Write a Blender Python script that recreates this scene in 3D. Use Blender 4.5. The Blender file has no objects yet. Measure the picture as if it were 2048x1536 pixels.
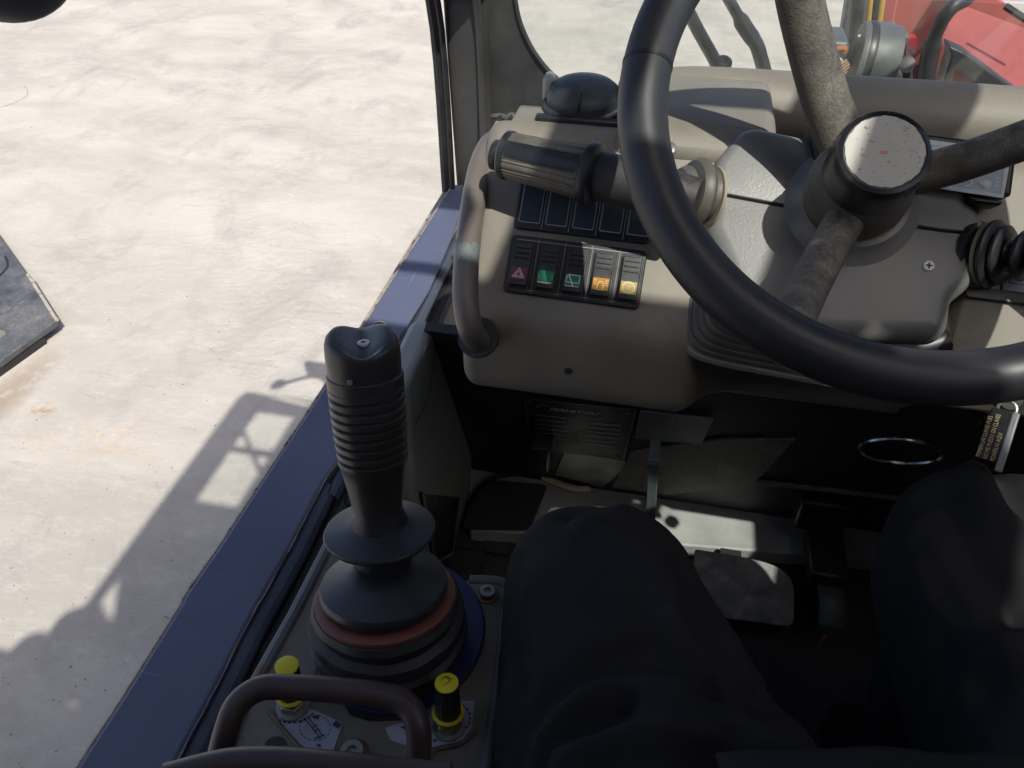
import bpy, math, random
from math import sin, cos, pi, radians, sqrt, atan2, hypot
from mathutils import Vector as V, Matrix

# ------------------------------------------------------------------ camera, sky, sun, exposure
scn = bpy.context.scene
COL = scn.collection
random.seed(7)
GROUND_Z = 0.0
EYE = 1.8                                    # the camera stands 1.8 m above the yard; measurements below are taken from it
PITCH, YAW = radians(40.0), radians(11.9)
FPX = 1538.0                                 # focal length in pixels of a 2048 px wide frame
cam_c = V((-sin(YAW)*cos(PITCH), cos(YAW)*cos(PITCH), -sin(PITCH)))
cam_r = V((cos(YAW), sin(YAW), 0.0))
cam_u = cam_r.cross(cam_c)
camd = bpy.data.cameras.new('camera')
camd.sensor_width = 36.0
camd.lens = FPX / 2048.0 * 36.0
camd.clip_start = 0.02
camd.clip_end = 600.0
camo = bpy.data.objects.new('camera', camd)
COL.objects.link(camo)
camo.matrix_world = Matrix(((cam_r.x, cam_u.x, -cam_c.x, 0), (cam_r.y, cam_u.y, -cam_c.y, 0), (cam_r.z, cam_u.z, -cam_c.z, EYE), (0, 0, 0, 1)))
scn.camera = camo

SUN = V((0.306, -0.456, 0.835)).normalized()   # towards the sun: high, from behind on the right
world = bpy.data.worlds.new("World")
scn.world = world
world.use_nodes = True
wn = world.node_tree.nodes
wl = world.node_tree.links
for nd in list(wn):
    wn.remove(nd)
wo = wn.new('ShaderNodeOutputWorld')
wb = wn.new('ShaderNodeBackground')
sky = wn.new('ShaderNodeTexSky')
sky.sky_type = 'NISHITA'
sky.sun_disc = False
sky.sun_elevation = math.asin(SUN.z)
sky.sun_rotation = atan2(SUN.x, SUN.y)
sky.air_density = 0.4
sky.dust_density = 2.0
sky.ozone_density = 0.0
wb.inputs[1].default_value = 0.15
wl.new(sky.outputs[0], wb.inputs[0])
wl.new(wb.outputs[0], wo.inputs[0])
sund = bpy.data.lights.new('sun', 'SUN')
sund.energy = 2.8
sund.angle = radians(0.6)
sund.color = (1.0, 0.965, 0.91)
suno = bpy.data.objects.new('sun', sund)
COL.objects.link(suno)
suno.rotation_euler = SUN.to_track_quat('Z', 'Y').to_euler()
suno.location = (0, 0, 12)

vs = scn.view_settings
vs.view_transform = 'Standard'
vs.look = 'None'
vs.exposure = 0.95
vs.gamma = 1.0
vs.use_curve_mapping = False
scn.cycles.max_bounces = 8
scn.cycles.transparent_max_bounces = 12
scn.cycles.sample_clamp_indirect = 4.0
scn.cycles.use_denoising = True

# ------------------------------------------------------------------ measuring helpers (rays through the survey photograph)
def ray(x, y):
    return cam_c + cam_r*((x-1024.0)/FPX) + cam_u*((768.0-y)/FPX)
def at(x, y, d=None, X=None, Y=None, Z=None):
    r = ray(x, y)
    if d is not None: return r*d
    if X is not None: return r*(X/r.x)
    if Y is not None: return r*(Y/r.y)
    return r*(Z/r.z)
def onp(p, P0, n):
    r = ray(p[0], p[1])
    return r*(P0.dot(n)/r.dot(n))

# ------------------------------------------------------------------ mesh builder
class MB:
    def __init__(s):
        s.v = []; s.f = []; s.sharp = False
    def add(s, vs_, fs_):
        o = len(s.v); s.v += [V(p) for p in vs_]
        s.f += [tuple(i+o for i in f) for f in fs_]
        return s
    def box(s, c, size, X=V((1,0,0)), Y=V((0,1,0)), Z=V((0,0,1))):
        c = V(c); h = [k*.5 for k in size]
        p = [c + X*(h[0]*a) + Y*(h[1]*b) + Z*(h[2]*e) for a in (-1,1) for b in (-1,1) for e in (-1,1)]
        return s.add(p, [(0,1,3,2),(4,6,7,5),(0,4,5,1),(2,3,7,6),(0,2,6,4),(1,5,7,3)])
    def prism(s, pts, vec):
        n = len(pts); pts = [V(p) for p in pts]; vec = V(vec)
        p = pts + [q+vec for q in pts]
        return s.add(p, [tuple(range(n)), tuple(range(2*n-1, n-1, -1))] + [(i, i+n, (i+1) % n+n, (i+1) % n) for i in range(n)])
    def loft(s, rings, caps=True, closed=False):
        n = len(rings[0]); p = [q for r in rings for q in r]; f = []
        m = len(rings)
        for i in range(m if closed else m-1):
            a = i*n; b = ((i+1) % m)*n
            for j in range(n):
                f.append((a+j, a+(j+1) % n, b+(j+1) % n, b+j))
        if caps and not closed:
            f.append(tuple(range(n-1, -1, -1))); f.append(tuple(range((m-1)*n, m*n)))
        return s.add(p, f)
    def tube(s, path, r, seg=16, closed=False, caps=True, flat=1.0, up=None):
        path = [V(p) for p in path]; n = len(path)
        rs = r if isinstance(r, (list, tuple)) else [r]*n
        rings = []; nor = None
        for i, p in enumerate(path):
            if closed: t = path[(i+1) % n]-path[i-1]
            else: t = path[min(i+1, n-1)]-path[max(i-1, 0)]
            t.normalize()
            if nor is None:
                ref = V(up) if up is not None else (V((0,0,1)) if abs(t.z) < .9 else V((1,0,0)))
                nor = (ref - t*ref.dot(t)).normalized()
            else:
                nor = (nor - t*nor.dot(t)).normalized()
            b = t.cross(nor)
            rings.append([p + nor*(rs[i]*flat*cos(2*pi*k/seg)) + b*(rs[i]*sin(2*pi*k/seg)) for k in range(seg)])
        return s.loft(rings, caps, closed)
    def lathe(s, prof, o, axis, seg=32, ref=None, rmod=None, caps=True):
        o = V(o); ax = V(axis).normalized()
        ref = V(ref) if ref is not None else (V((1,0,0)) if abs(ax.x) < .9 else V((0,1,0)))
        a = (ref - ax*ref.dot(ax)).normalized(); b = ax.cross(a)
        rings = []
        for r, h in prof:
            rings.append([o + ax*h + (a*cos(2*pi*k/seg) + b*sin(2*pi*k/seg))*(r*(rmod(2*pi*k/seg, h) if rmod else 1)) for k in range(seg)])
        return s.loft(rings, caps)
    def ribbon(s, pts, w, n, h=.0005, closed=False):
        pts = [V(p) for p in pts]; n = V(n).normalized(); m = len(pts); L = []; R = []
        for i, p in enumerate(pts):
            if closed: t = pts[(i+1) % m]-pts[i-1]
            else: t = pts[min(i+1, m-1)]-pts[max(i-1, 0)]
            q = n.cross(t).normalized()*(w*.5)
            L.append(p+q+n*h); R.append(p-q+n*h)
        f = [(i, i+m, (i+1) % m+m, (i+1) % m) for i in range(m if closed else m-1)]
        return s.add(L+R, f)
    def grid(s, fn, nu, nv):
        p = [fn(i/(nu-1), j/(nv-1)) for i in range(nu) for j in range(nv)]
        return s.add(p, [(i*nv+j, (i+1)*nv+j, (i+1)*nv+j+1, i*nv+j+1) for i in range(nu-1) for j in range(nv-1)])

def smooth_path(pts, n=8, closed=False):
    pts = [V(p) for p in pts]; m = len(pts); out = []
    for i in range(m if closed else m-1):
        g = (lambda k: pts[k % m]) if closed else (lambda k: pts[max(0, min(m-1, k))])
        p0, p1, p2, p3 = g(i-1), g(i), g(i+1), g(i+2)
        for j in range(n):
            t = j/n
            out.append(.5*((2*p1) + (p2-p0)*t + (2*p0-5*p1+4*p2-p3)*t*t + (3*p1-p0-3*p2+p3)*t*t*t))
    if not closed: out.append(pts[-1])
    return out
def arc(c, r, a0, a1, n, X=V((1,0,0)), Y=V((0,1,0))):
    return [V(c) + X*(r*cos(a0+(a1-a0)*i/n)) + Y*(r*sin(a0+(a1-a0)*i/n)) for i in range(n+1)]
def rrect(w, h, r, c=(0,0), n=5):
    out = []
    for sx, sy, a in ((1,1,0), (-1,1,pi/2), (-1,-1,pi), (1,-1,1.5*pi)):
        for i in range(n+1):
            t = a + pi/2*i/n
            out.append((c[0]+sx*(w/2-r)+r*cos(t), c[1]+sy*(h/2-r)+r*sin(t)))
    return out
def round_poly(pts, r, n=5):
    """round the corners of a 3-D polygon"""
    pts = [V(p) for p in pts]; m = len(pts); out = []
    for i in range(m):
        p = pts[i]; a = pts[i-1]-p; b = pts[(i+1) % m]-p
        k = r[i] if isinstance(r, (list, tuple)) else r
        ka = min(k, a.length*.45); kb = min(k, b.length*.45)
        A = p+a.normalized()*ka; B = p+b.normalized()*kb
        for j in range(n+1):
            t = j/n
            out.append(A*(1-t)**2 + p*(2*t*(1-t)) + B*t*t)
    return out

WM = {}                                      # world matrices of the things, kept by name
def link(name, me):
    o = bpy.data.objects.new(name, me); COL.objects.link(o); return o
def tag(o, label=None, cat=None, group=None, kind=None):
    for k, v in (('label', label), ('category', cat), ('group', group), ('kind', kind)):
        if v: o[k] = v
    return o
def thing(name, label, cat, loc=(0,0,0), group=None, M=None, kind=None):
    o = link(name, None)
    o.empty_display_size = .02
    m = M if M is not None else Matrix.Translation(V(loc))
    o.matrix_world = m; WM[o.name] = m.copy()
    return tag(o, label, cat, group, kind)
def build(name, mb, mat, parent=None, bevel=0.0, seg=2, angle=35, local=False, smooth=True, sub=0, label=None):
    me = bpy.data.meshes.new(name)
    if parent is not None and not local:
        inv = WM[parent.name].inverted()
        vs_ = [inv @ p for p in mb.v]
    else:
        vs_ = mb.v
    me.from_pydata([tuple(p) for p in vs_], [], mb.f)
    me.validate()
    import bmesh
    b = bmesh.new(); b.from_mesh(me)
    bmesh.ops.recalc_face_normals(b, faces=b.faces)
    b.to_mesh(me); b.free()
    if smooth:
        me.shade_smooth()
        me.set_sharp_from_angle(angle=radians(angle))
    me.materials.append(mat)
    o = link(name, me)
    if parent is not None:
        o.parent = parent
        WM[o.name] = WM[parent.name].copy()
    else:
        WM[o.name] = Matrix.Identity(4)
    if bevel:
        m = o.modifiers.new('bevel', 'BEVEL'); m.width = bevel; m.segments = seg; m.limit_method = 'ANGLE'; m.angle_limit = radians(28)
        m.harden_normals = False
    if sub:
        m = o.modifiers.new('sub', 'SUBSURF'); m.levels = sub; m.render_levels = sub
    if label: o['label'] = label
    return o
def copy_tree(o, parent=None):
    c = o.copy(); COL.objects.link(c); c.parent = parent
    for ch in list(o.children): copy_tree(ch, c)
    return c
def text_mb(body, size, M, bold=0.0, align='LEFT', shear=0.0, sx=1.0):
    cu = bpy.data.curves.new('t', 'FONT'); cu.body = body; cu.size = size; cu.align_x = align; cu.offset = bold; cu.shear = shear
    cu.resolution_u = 2
    o = bpy.data.objects.new('t', cu); COL.objects.link(o)
    dg = bpy.context.evaluated_depsgraph_get(); dg.update()
    me = bpy.data.meshes.new_from_object(o.evaluated_get(dg))
    mb = MB(); mb.add([M @ V((v.co.x*sx, v.co.y, 0)) for v in me.vertices], [tuple(p.vertices) for p in me.polygons])
    bpy.data.objects.remove(o); bpy.data.curves.remove(cu); bpy.data.meshes.remove(me)
    return mb
def frame(O, X, Y):
    X = V(X).normalized(); Z = X.cross(V(Y)).normalized(); Y = Z.cross(X)
    return Matrix(((X.x, Y.x, Z.x, O[0]), (X.y, Y.y, Z.y, O[1]), (X.z, Y.z, Z.z, O[2]), (0,0,0,1)))

# ------------------------------------------------------------------ materials
MATS = {}
def mat(name, col, rough=.5, metal=0.0, var=.15, scale=30, bump=0.0, bscale=400, bdist=.001, dust=0.0, dustcol=(.42,.39,.33), dscale=12, spec=.5,
        scratch=0.0, col2=None, c2scale=8, c2w=.5, coat=0.0, aniso=None, dustup=True, rvar=.12, dfine=14):
    m = bpy.data.materials.new(name); m.use_nodes = True; MATS[name] = m
    N = m.node_tree.nodes; L = m.node_tree.links
    b = N['Principled BSDF']
    tc = N.new('ShaderNodeTexCoord')
    def noise(sc, det=5, ro=.6, vec=None, stretch=None):
        n = N.new('ShaderNodeTexNoise'); n.inputs['Scale'].default_value = sc; n.inputs['Detail'].default_value = det; n.inputs['Roughness'].default_value = ro
        if stretch:
            mp = N.new('ShaderNodeMapping'); mp.inputs['Scale'].default_value = stretch
            L.new(tc.outputs['Object'], mp.inputs[0]); L.new(mp.outputs[0], n.inputs['Vector'])
        else: L.new(tc.outputs['Object'], n.inputs['Vector'])
        return n
    def ramp(src, lo, hi, a=0.0, c=1.0):
        r = N.new('ShaderNodeMapRange'); r.inputs[1].default_value = lo; r.inputs[2].default_value = hi; r.inputs[3].default_value = a; r.inputs[4].default_value = c
        L.new(src, r.inputs[0]); return r.outputs[0]
    def mix(fac, A, B, mode='MIX'):
        x = N.new('ShaderNodeMix'); x.data_type = 'RGBA'; x.blend_type = mode
        if isinstance(fac, float): x.inputs[0].default_value = fac
        else: L.new(fac, x.inputs[0])
        for k, q in ((6, A), (7, B)):
            if isinstance(q, tuple): x.inputs[k].default_value = (*q, 1) if len(q) == 3 else q
            else: L.new(q, x.inputs[k])
        return x.outputs[2]
    base = tuple(col)
    n1 = noise(scale)
    lo = tuple(c*(1-var) for c in base); hi = tuple(min(1, c*(1+var)) for c in base)
    out = mix(ramp(n1.outputs[0], .3, .7), lo, hi)
    if col2 is not None:
        n2 = noise(c2scale, 6, .65)
        out = mix(ramp(n2.outputs[0], c2w, c2w+.08), out, tuple(col2))
    rough_src = ramp(n1.outputs[0], .25, .75, max(.03, rough-rvar), min(1, rough+rvar))
    if dust > 0:
        n3 = noise(dscale, 8, .7); n4 = noise(dscale*dfine, 4, .6)
        a = ramp(n3.outputs[0], .62-.3*dust, .8-.2*dust)
        mm = N.new('ShaderNodeMath'); mm.operation = 'MULTIPLY'; L.new(a, mm.inputs[0]); L.new(ramp(n4.outputs[0], .3, .65), mm.inputs[1])
        f = mm.outputs[0]
        if dustup:
            ge = N.new('ShaderNodeNewGeometry'); sp = N.new('ShaderNodeSeparateXYZ'); L.new(ge.outputs['Normal'], sp.inputs[0])
            m2 = N.new('ShaderNodeMath'); m2.operation = 'MULTIPLY'; L.new(f, m2.inputs[0]); L.new(ramp(sp.outputs[2], -.2, .8, .15, 1.0), m2.inputs[1]); f = m2.outputs[0]
        m3 = N.new('ShaderNodeMath'); m3.operation = 'MULTIPLY'; L.new(f, m3.inputs[0]); m3.inputs[1].default_value = min(1.0, .35+dust*.6); f = m3.outputs[0]
        out = mix(f, out, dustcol)
        rr = N.new('ShaderNodeMix'); rr.data_type = 'FLOAT'; L.new(f, rr.inputs[0]); L.new(rough_src, rr.inputs[2]); rr.inputs[3].default_value = .9; rough_src = rr.outputs[0]
    if scratch > 0:
        for st in ((220, 9, 60), (12, 260, 60)):
            n5 = noise(1.0, 3, .5, stretch=st)
            f = ramp(n5.outputs[0], .70, .74, 0, scratch)
            out = mix(f, out, tuple(min(1, c*2.2+.10) for c in base))
    L.new(out, b.inputs['Base Color'])
    L.new(rough_src, b.inputs['Roughness'])
    b.inputs['Metallic'].default_value = metal
    b.inputs['Specular IOR Level'].default_value = spec
    if coat: b.inputs['Coat Weight'].default_value = coat; b.inputs['Coat Roughness'].default_value = .15
    if bump > 0:
        n6 = noise(bscale, 3, .55)
        bp = N.new('ShaderNodeBump'); bp.inputs['Strength'].default_value = bump; bp.inputs['Distance'].default_value = bdist
        L.new(n6.outputs[0], bp.inputs['Height']); L.new(bp.outputs[0], b.inputs['Normal'])
    return m

def glass_mat(name, tint, refl=.06, dust=.03):
    m = bpy.data.materials.new(name); m.use_nodes = True
    N = m.node_tree.nodes; L = m.node_tree.links
    N.remove(N['Principled BSDF']); out = N['Material Output']
    t = N.new('ShaderNodeBsdfTransparent'); t.inputs[0].default_value = (*tint, 1)
    g = N.new('ShaderNodeBsdfGlossy'); g.inputs['Roughness'].default_value = .02
    d = N.new('ShaderNodeBsdfDiffuse'); d.inputs[0].default_value = (.62,.6,.55,1)
    lw = N.new('ShaderNodeLayerWeight'); lw.inputs[0].default_value = .5
    pw = N.new('ShaderNodeMath'); pw.operation = 'POWER'; L.new(lw.outputs['Facing'], pw.inputs[0]); pw.inputs[1].default_value = 4.0
    fr = N.new('ShaderNodeMath'); fr.operation = 'MULTIPLY_ADD'; L.new(pw.outputs[0], fr.inputs[0]); fr.inputs[1].default_value = .45; fr.inputs[2].default_value = .025
    m1 = N.new('ShaderNodeMixShader'); L.new(fr.outputs[0], m1.inputs[0]); L.new(t.outputs[0], m1.inputs[1]); L.new(g.outputs[0], m1.inputs[2])
    tc = N.new('ShaderNodeTexCoord'); n = N.new('ShaderNodeTexNoise'); n.inputs['Scale'].default_value = 60; n.inputs['Detail'].default_value = 8
    L.new(tc.outputs['Object'], n.inputs['Vector'])
    r = N.new('ShaderNodeMapRange'); r.inputs[1].default_value = .3; r.inputs[2].default_value = .75; r.inputs[3].default_value = dust*.5; r.inputs[4].default_value = dust*1.5
    L.new(n.outputs[0], r.inputs[0])
    n2 = N.new('ShaderNodeTexVoronoi'); n2.inputs['Scale'].default_value = 90; L.new(tc.outputs['Object'], n2.inputs['Vector'])
    m2 = N.new('ShaderNodeMixShader'); L.new(r.outputs[0], m2.inputs[0]); L.new(m1.outputs[0], m2.inputs[1]); L.new(d.outputs[0], m2.inputs[2])
    L.new(m2.outputs[0], out.inputs[0])
    return m

def ground_mat():
    m = bpy.data.materials.new('dusty_concrete'); m.use_nodes = True
    N = m.node_tree.nodes; L = m.node_tree.links; b = N['Principled BSDF']
    tc = N.new('ShaderNodeTexCoord')
    def noise(sc, det=6, ro=.6, stretch=None, rot=0, dist=0.0):
        n = N.new('ShaderNodeTexNoise'); n.inputs['Scale'].default_value = sc; n.inputs['Detail'].default_value = det; n.inputs['Roughness'].default_value = ro; n.inputs['Distortion'].default_value = dist
        mp = N.new('ShaderNodeMapping'); mp.inputs['Scale'].default_value = stretch or (1,1,1); mp.inputs['Rotation'].default_value = (0,0,rot)
        L.new(tc.outputs['Object'], mp.inputs[0]); L.new(mp.outputs[0], n.inputs['Vector']); return n.outputs[0]
    def ramp(src, lo, hi, a=0.0, c=1.0):
        r = N.new('ShaderNodeMapRange'); r.inputs[1].default_value = lo; r.inputs[2].default_value = hi; r.inputs[3].default_value = a; r.inputs[4].default_value = c
        L.new(src, r.inputs[0]); return r.outputs[0]
    def mix(fac, A, B):
        x = N.new('ShaderNodeMix'); x.data_type = 'RGBA'
        if isinstance(fac, float): x.inputs[0].default_value = fac
        else: L.new(fac, x.inputs[0])
        for k, q in ((6, A), (7, B)):
            if isinstance(q, tuple): x.inputs[k].default_value = (*q, 1)
            else: L.new(q, x.inputs[k])
        return x.outputs[2]
    def mul(a, c):
        q = N.new('ShaderNodeMath'); q.operation = 'MULTIPLY'; L.new(a, q.inputs[0])
        if isinstance(c, float): q.inputs[1].default_value = c
        else: L.new(c, q.inputs[1])
        return q.outputs[0]
    c = mix(ramp(noise(1.3, 8, .62, (1,1.5,1), .4, .5), .36, .64), (.345,.321,.277), (.435,.406,.354))
    c = mix(ramp(noise(2.3, 8, .68, (1, .6, 1), .5, .6), .50, .68, 0, .85), c, (.285,.268,.24))     # grey scuffs
    c = mix(ramp(noise(5.5, 9, .72, (1, 2.2, 1), .3, .4), .52, .74, 0, .6), c, (.46,.432,.385))     # pale worn patches
    c = mix(ramp(noise(22, 8, .75, (.6, 1.6, 1), .2, .3), .54, .70, 0, .40), c, (.50,.475,.43))
    c = mix(ramp(noise(70, 6, .7), .60, .70, 0, .5), c, (.22,.205,.18))
    c = mix(ramp(noise(150, 5, .75, (.7, 1.4, 1), .3), .58, .66, 0, .45), c, (.235,.218,.19))      # gritty pits
    c = mix(ramp(noise(95, 6, .8, (.5, 1.5, 1), .25, .4), .60, .68, 0, .55), c, (.52,.50,.455))    # chalky flecks
    c = mix(ramp(noise(7.5, 8, .78, (.5, 2.6, 1), .35, .8), .58, .66, 0, .5), c, (.27,.252,.225))  # scuffs dragged along the slab
    # ochre mud stains close to the parked machine part
    sp = N.new('ShaderNodeSeparateXYZ'); L.new(tc.outputs['Object'], sp.inputs[0])
    def blob(x, y, rx, ry):
        def t(sock, c0, r0):
            a = N.new('ShaderNodeMath'); a.operation = 'SUBTRACT'; L.new(sock, a.inputs[0]); a.inputs[1].default_value = c0
            d = N.new('ShaderNodeMath'); d.operation = 'DIVIDE'; L.new(a.outputs[0], d.inputs[0]); d.inputs[1].default_value = r0
            p = N.new('ShaderNodeMath'); p.operation = 'POWER'; L.new(d.outputs[0], p.inputs[0]); p.inputs[1].default_value = 2.0
            ab = N.new('ShaderNodeMath'); ab.operation = 'MULTIPLY'; L.new(d.outputs[0], ab.inputs[0]); L.new(d.outputs[0], ab.inputs[1])
            return ab.outputs[0]
        s = N.new('ShaderNodeMath'); s.operation = 'ADD'; L.new(t(sp.outputs[0], x, rx), s.inputs[0]); L.new(t(sp.outputs[1], y, ry), s.inputs[1])
        return ramp(s.outputs[0], 0, 1, 1, 0)
    g1 = at(190, 890, Z=-EYE); g2 = at(5, 800, Z=-EYE); g3 = at(85, 822, Z=-EYE)
    c = mix(mul(mul(blob(g1.x, g1.y, .32, .14), ramp(noise(14, 7, .7), .46, .62)), .30), c, (.50,.33,.18))
    c = mix(mul(mul(blob(g2.x, g2.y, .10, .34), ramp(noise(9, 7, .7), .36, .5)), .6), c, (.20,.135,.08))
    c = mix(mul(mul(blob(g3.x, g3.y, .06, .05), ramp(noise(30, 5, .7), .48, .56)), .8), c, (.33,.21,.10))
    # cracks
    vo = N.new('ShaderNodeTexVoronoi'); vo.feature = 'DISTANCE_TO_EDGE'; vo.inputs['Scale'].default_value = .42
    mp = N.new('ShaderNodeMapping'); nz = N.new('ShaderNodeTexNoise'); nz.inputs['Scale'].default_value = 3.5; nz.inputs['Detail'].default_value = 6
    L.new(tc.outputs['Object'], nz.inputs['Vector'])
    va = N.new('ShaderNodeVectorMath'); va.operation = 'MULTIPLY_ADD'; L.new(nz.outputs['Color'], va.inputs[0]); va.inputs[1].default_value = (.22,.22,0); L.new(tc.outputs['Object'], va.inputs[2])
    L.new(va.outputs[0], vo.inputs['Vector'])
    ck = ramp(vo.outputs['Distance'], .0, .0022, 1, 0)
    ck = mul(ck, ramp(noise(.7, 4, .6), .58, .68))
    L.new(c, b.inputs['Base Color'])
    b.inputs['Roughness'].default_value = .92; b.inputs['Specular IOR Level'].default_value = .25
    # relief: trowel marks, tyre scuffs, grit
    wv = N.new('ShaderNodeTexWave'); wv.inputs['Scale'].default_value = 5.0; wv.inputs['Distortion'].default_value = 9; wv.inputs['Detail'].default_value = 4; wv.inputs['Detail Scale'].default_value = 2.2
    mp2 = N.new('ShaderNodeMapping'); mp2.inputs['Rotation'].default_value = (0, 0, 1.2); L.new(tc.outputs['Object'], mp2.inputs[0]); L.new(mp2.outputs[0], wv.inputs['Vector'])
    h = mul(wv.outputs['Fac'], ramp(noise(.8, 4, .6), .50, .66, 0, .30))
    ad = N.new('ShaderNodeMath'); ad.operation = 'ADD'; L.new(h, ad.inputs[0]); L.new(noise(9, 9, .75, (1,1.8,1), .3), ad.inputs[1])
    # faint tyre tread marks in one lane
    ta_, tb_ = at(575, 470, Z=-EYE), at(560, 170, Z=-EYE); la = atan2(tb_.y-ta_.y, tb_.x-ta_.x)
    mp3 = N.new('ShaderNodeMapping'); mp3.vector_type = 'TEXTURE'; mp3.inputs['Location'].default_value = (ta_.x, ta_.y, 0); mp3.inputs['Rotation'].default_value = (0, 0, la)
    L.new(tc.outputs['Object'], mp3.inputs[0]); s3 = N.new('ShaderNodeSeparateXYZ'); L.new(mp3.outputs[0], s3.inputs[0])
    def op(o, a, b=None):
        q = N.new('ShaderNodeMath'); q.operation = o; L.new(a, q.inputs[0])
        if b is not None:
            if isinstance(b, float): q.inputs[1].default_value = b
            else: L.new(b, q.inputs[1])
        return q.outputs[0]
    au = op('ABSOLUTE', s3.outputs[1])
    chev = op('SINE', op('ADD', op('MULTIPLY', op('ADD', s3.outputs[0], au), 62.0), mul(noise(7.0, 6, .7), 9.0)))
    tread = mul(mul(ramp(chev, -.2, .5), ramp(au, .14, .22, 1, 0)), ramp(noise(3.5, 5, .65), .44, .62, 0, .6))
    ad3 = N.new('ShaderNodeMath'); ad3.operation = 'ADD'; L.new(ad.outputs[0], ad3.inputs[0]); L.new(tread, ad3.inputs[1]); ad = ad3
    ad2 = N.new('ShaderNodeMath'); ad2.operation = 'SUBTRACT'; L.new(ad.outputs[0], ad2.inputs[0]); ad2.inputs[1].default_value = 0.0
    bp = N.new('ShaderNodeBump'); bp.inputs['Strength'].default_value = .30; bp.inputs['Distance'].default_value = .012
    L.new(ad2.outputs[0], bp.inputs['Height']); L.new(bp.outputs[0], b.inputs['Normal'])
    return m

M_ground = ground_mat()
M_beige = mat('dash_plastic', (.205,.184,.148), .55, var=.16, scale=11, bump=.35, bscale=900, bdist=.0006, dust=.35, dustcol=(.36,.325,.255), dscale=9, rvar=.08)
M_shroud = mat('shroud_plastic', (.190,.187,.176), .40, var=.07, scale=10, bump=.22, bscale=430, bdist=.0008, dust=.22, dustcol=(.34,.31,.25), dscale=14, rvar=.06)
M_black = mat('black_plastic', (.016,.017,.019), .38, var=.25, scale=25, bump=.12, bscale=700, bdist=.0004, dust=.10, dscale=18)
M_panel = mat('switch_plastic', (.022,.023,.025), .36, var=.2, scale=40, bump=.12, bscale=1200, bdist=.0003, dust=.25, dustcol=(.20,.185,.16), dscale=30)
M_blank = mat('blank_plastic', (.035,.045,.06), .5, var=.12, scale=60, bump=.3, bscale=2200, bdist=.0003, dust=.12, dscale=25)
M_rubber = mat('black_rubber', (.020,.020,.021), .55, var=.3, scale=22, bump=.2, bscale=300, bdist=.0006, dust=.30, dustcol=(.17,.15,.125), dscale=14)
M_rim = mat('rim_foam', (.026,.027,.030), .47, var=.3, scale=6, bump=.08, bscale=900, bdist=.0003, dust=.06, dscale=10, spec=.55)
M_spoke = mat('spoke_coating', (.070,.060,.050), .6, var=.2, scale=60, bump=.55, bscale=520, bdist=.0010, dust=.8, dustcol=(.36,.33,.26), dscale=48)
M_cap = mat('cap_black', (.014,.015,.017), .3, var=.2, scale=20, dust=.05)
M_badge = mat('worn_badge', (.43,.41,.36), .55, var=.10, scale=30, col2=(.10,.10,.10), c2scale=150, c2w=.66, dust=.3, dustcol=(.42,.37,.28), dscale=60)
M_blue = mat('blue_paint', (.106,.116,.178), .38, var=.10, scale=7, dust=.30, dustcol=(.22,.23,.26), dscale=5, scratch=.35, bump=.06, bscale=120, bdist=.0006, spec=.55)
M_chip = mat('bare_edge', (.36,.31,.24), .55, var=.35, scale=120, col2=(.10,.055,.03), c2scale=60, c2w=.55)
M_grey = mat('trim_grey', (.30,.315,.30), .55, var=.12, scale=10, bump=.3, bscale=700, bdist=.0005, dust=.3, dustcol=(.15,.145,.125), dscale=8)
M_pillar = mat('pillar_paint', (.060,.058,.056), .5, var=.18, scale=9, dust=.35, dustcol=(.17,.16,.145), dscale=10, bump=.15, bscale=60, bdist=.001, scratch=.2)
M_gasket = mat('gasket_rubber', (.045,.044,.043), .6, var=.3, scale=14, dust=.55, dustcol=(.15,.14,.125), dscale=7, bump=.3, bscale=90, bdist=.0012, scratch=.35)
M_dark = mat('dark_steel', (.030,.030,.031), .6, var=.4, scale=14, dust=.3, dustcol=(.10,.09,.075), dscale=9, bump=.3, bscale=160, bdist=.001)
M_handle = mat('handle_paint', (.135,.113,.10), .36, var=.12, scale=12, dust=.22, dustcol=(.22,.19,.165), dscale=14, bump=.08, bscale=200, spec=.5)
M_guard = mat('brown_steel', (.060,.040,.036), .45, var=.2, scale=18, dust=.2, dustcol=(.15,.115,.09), dscale=20, bump=.12, bscale=260, bdist=.0005)
M_console = mat('console_metal', (.17,.155,.125), .62, var=.2, scale=26, dust=.6, dustcol=(.235,.205,.16), dscale=9, col2=(.12,.075,.04), c2scale=24, c2w=.66, bump=.35, bscale=140, bdist=.0008)
M_edgeblue = mat('edge_greyblue', (.12,.135,.135), .5, var=.2, scale=18, dust=.35, dustcol=(.17,.13,.09), dscale=12, col2=(.15,.075,.035), c2scale=16, c2w=.62)
M_bluering = mat('blue_ring', (.018,.024,.10), .35, var=.15, scale=20, col2=(.27,.27,.32), c2scale=34, c2w=.66, dust=.15, dscale=20)
M_red = mat('red_lip', (.17,.060,.042), .5, var=.12, scale=30, dust=.25, dustcol=(.19,.12,.085), dscale=20)
M_bolt = mat('zinc_bolt', (.30,.30,.29), .42, metal=.75, var=.3, scale=80, dust=.3, dustcol=(.21,.18,.13), dscale=60)
M_rustbolt = mat('rust_bolt', (.17,.115,.08), .65, metal=.2, var=.3, scale=90)
M_yellow = mat('yellow_cap', (.70,.60,.015), .42, var=.10, scale=40, dust=.15, dustcol=(.30,.25,.12), dscale=40)
M_label = mat('label_paper', (.36,.38,.47), .5, var=.10, scale=60, dust=.55, dustcol=(.22,.19,.14), dscale=24)
M_ink = mat('label_ink', (.03,.035,.05), .55, var=.2, scale=80)
M_white = mat('white_print', (.74,.74,.72), .5, var=.05, scale=60)
M_silver = mat('light_grey_screw', (.55,.56,.60), .45, metal=.3, var=.15, scale=120)
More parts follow.
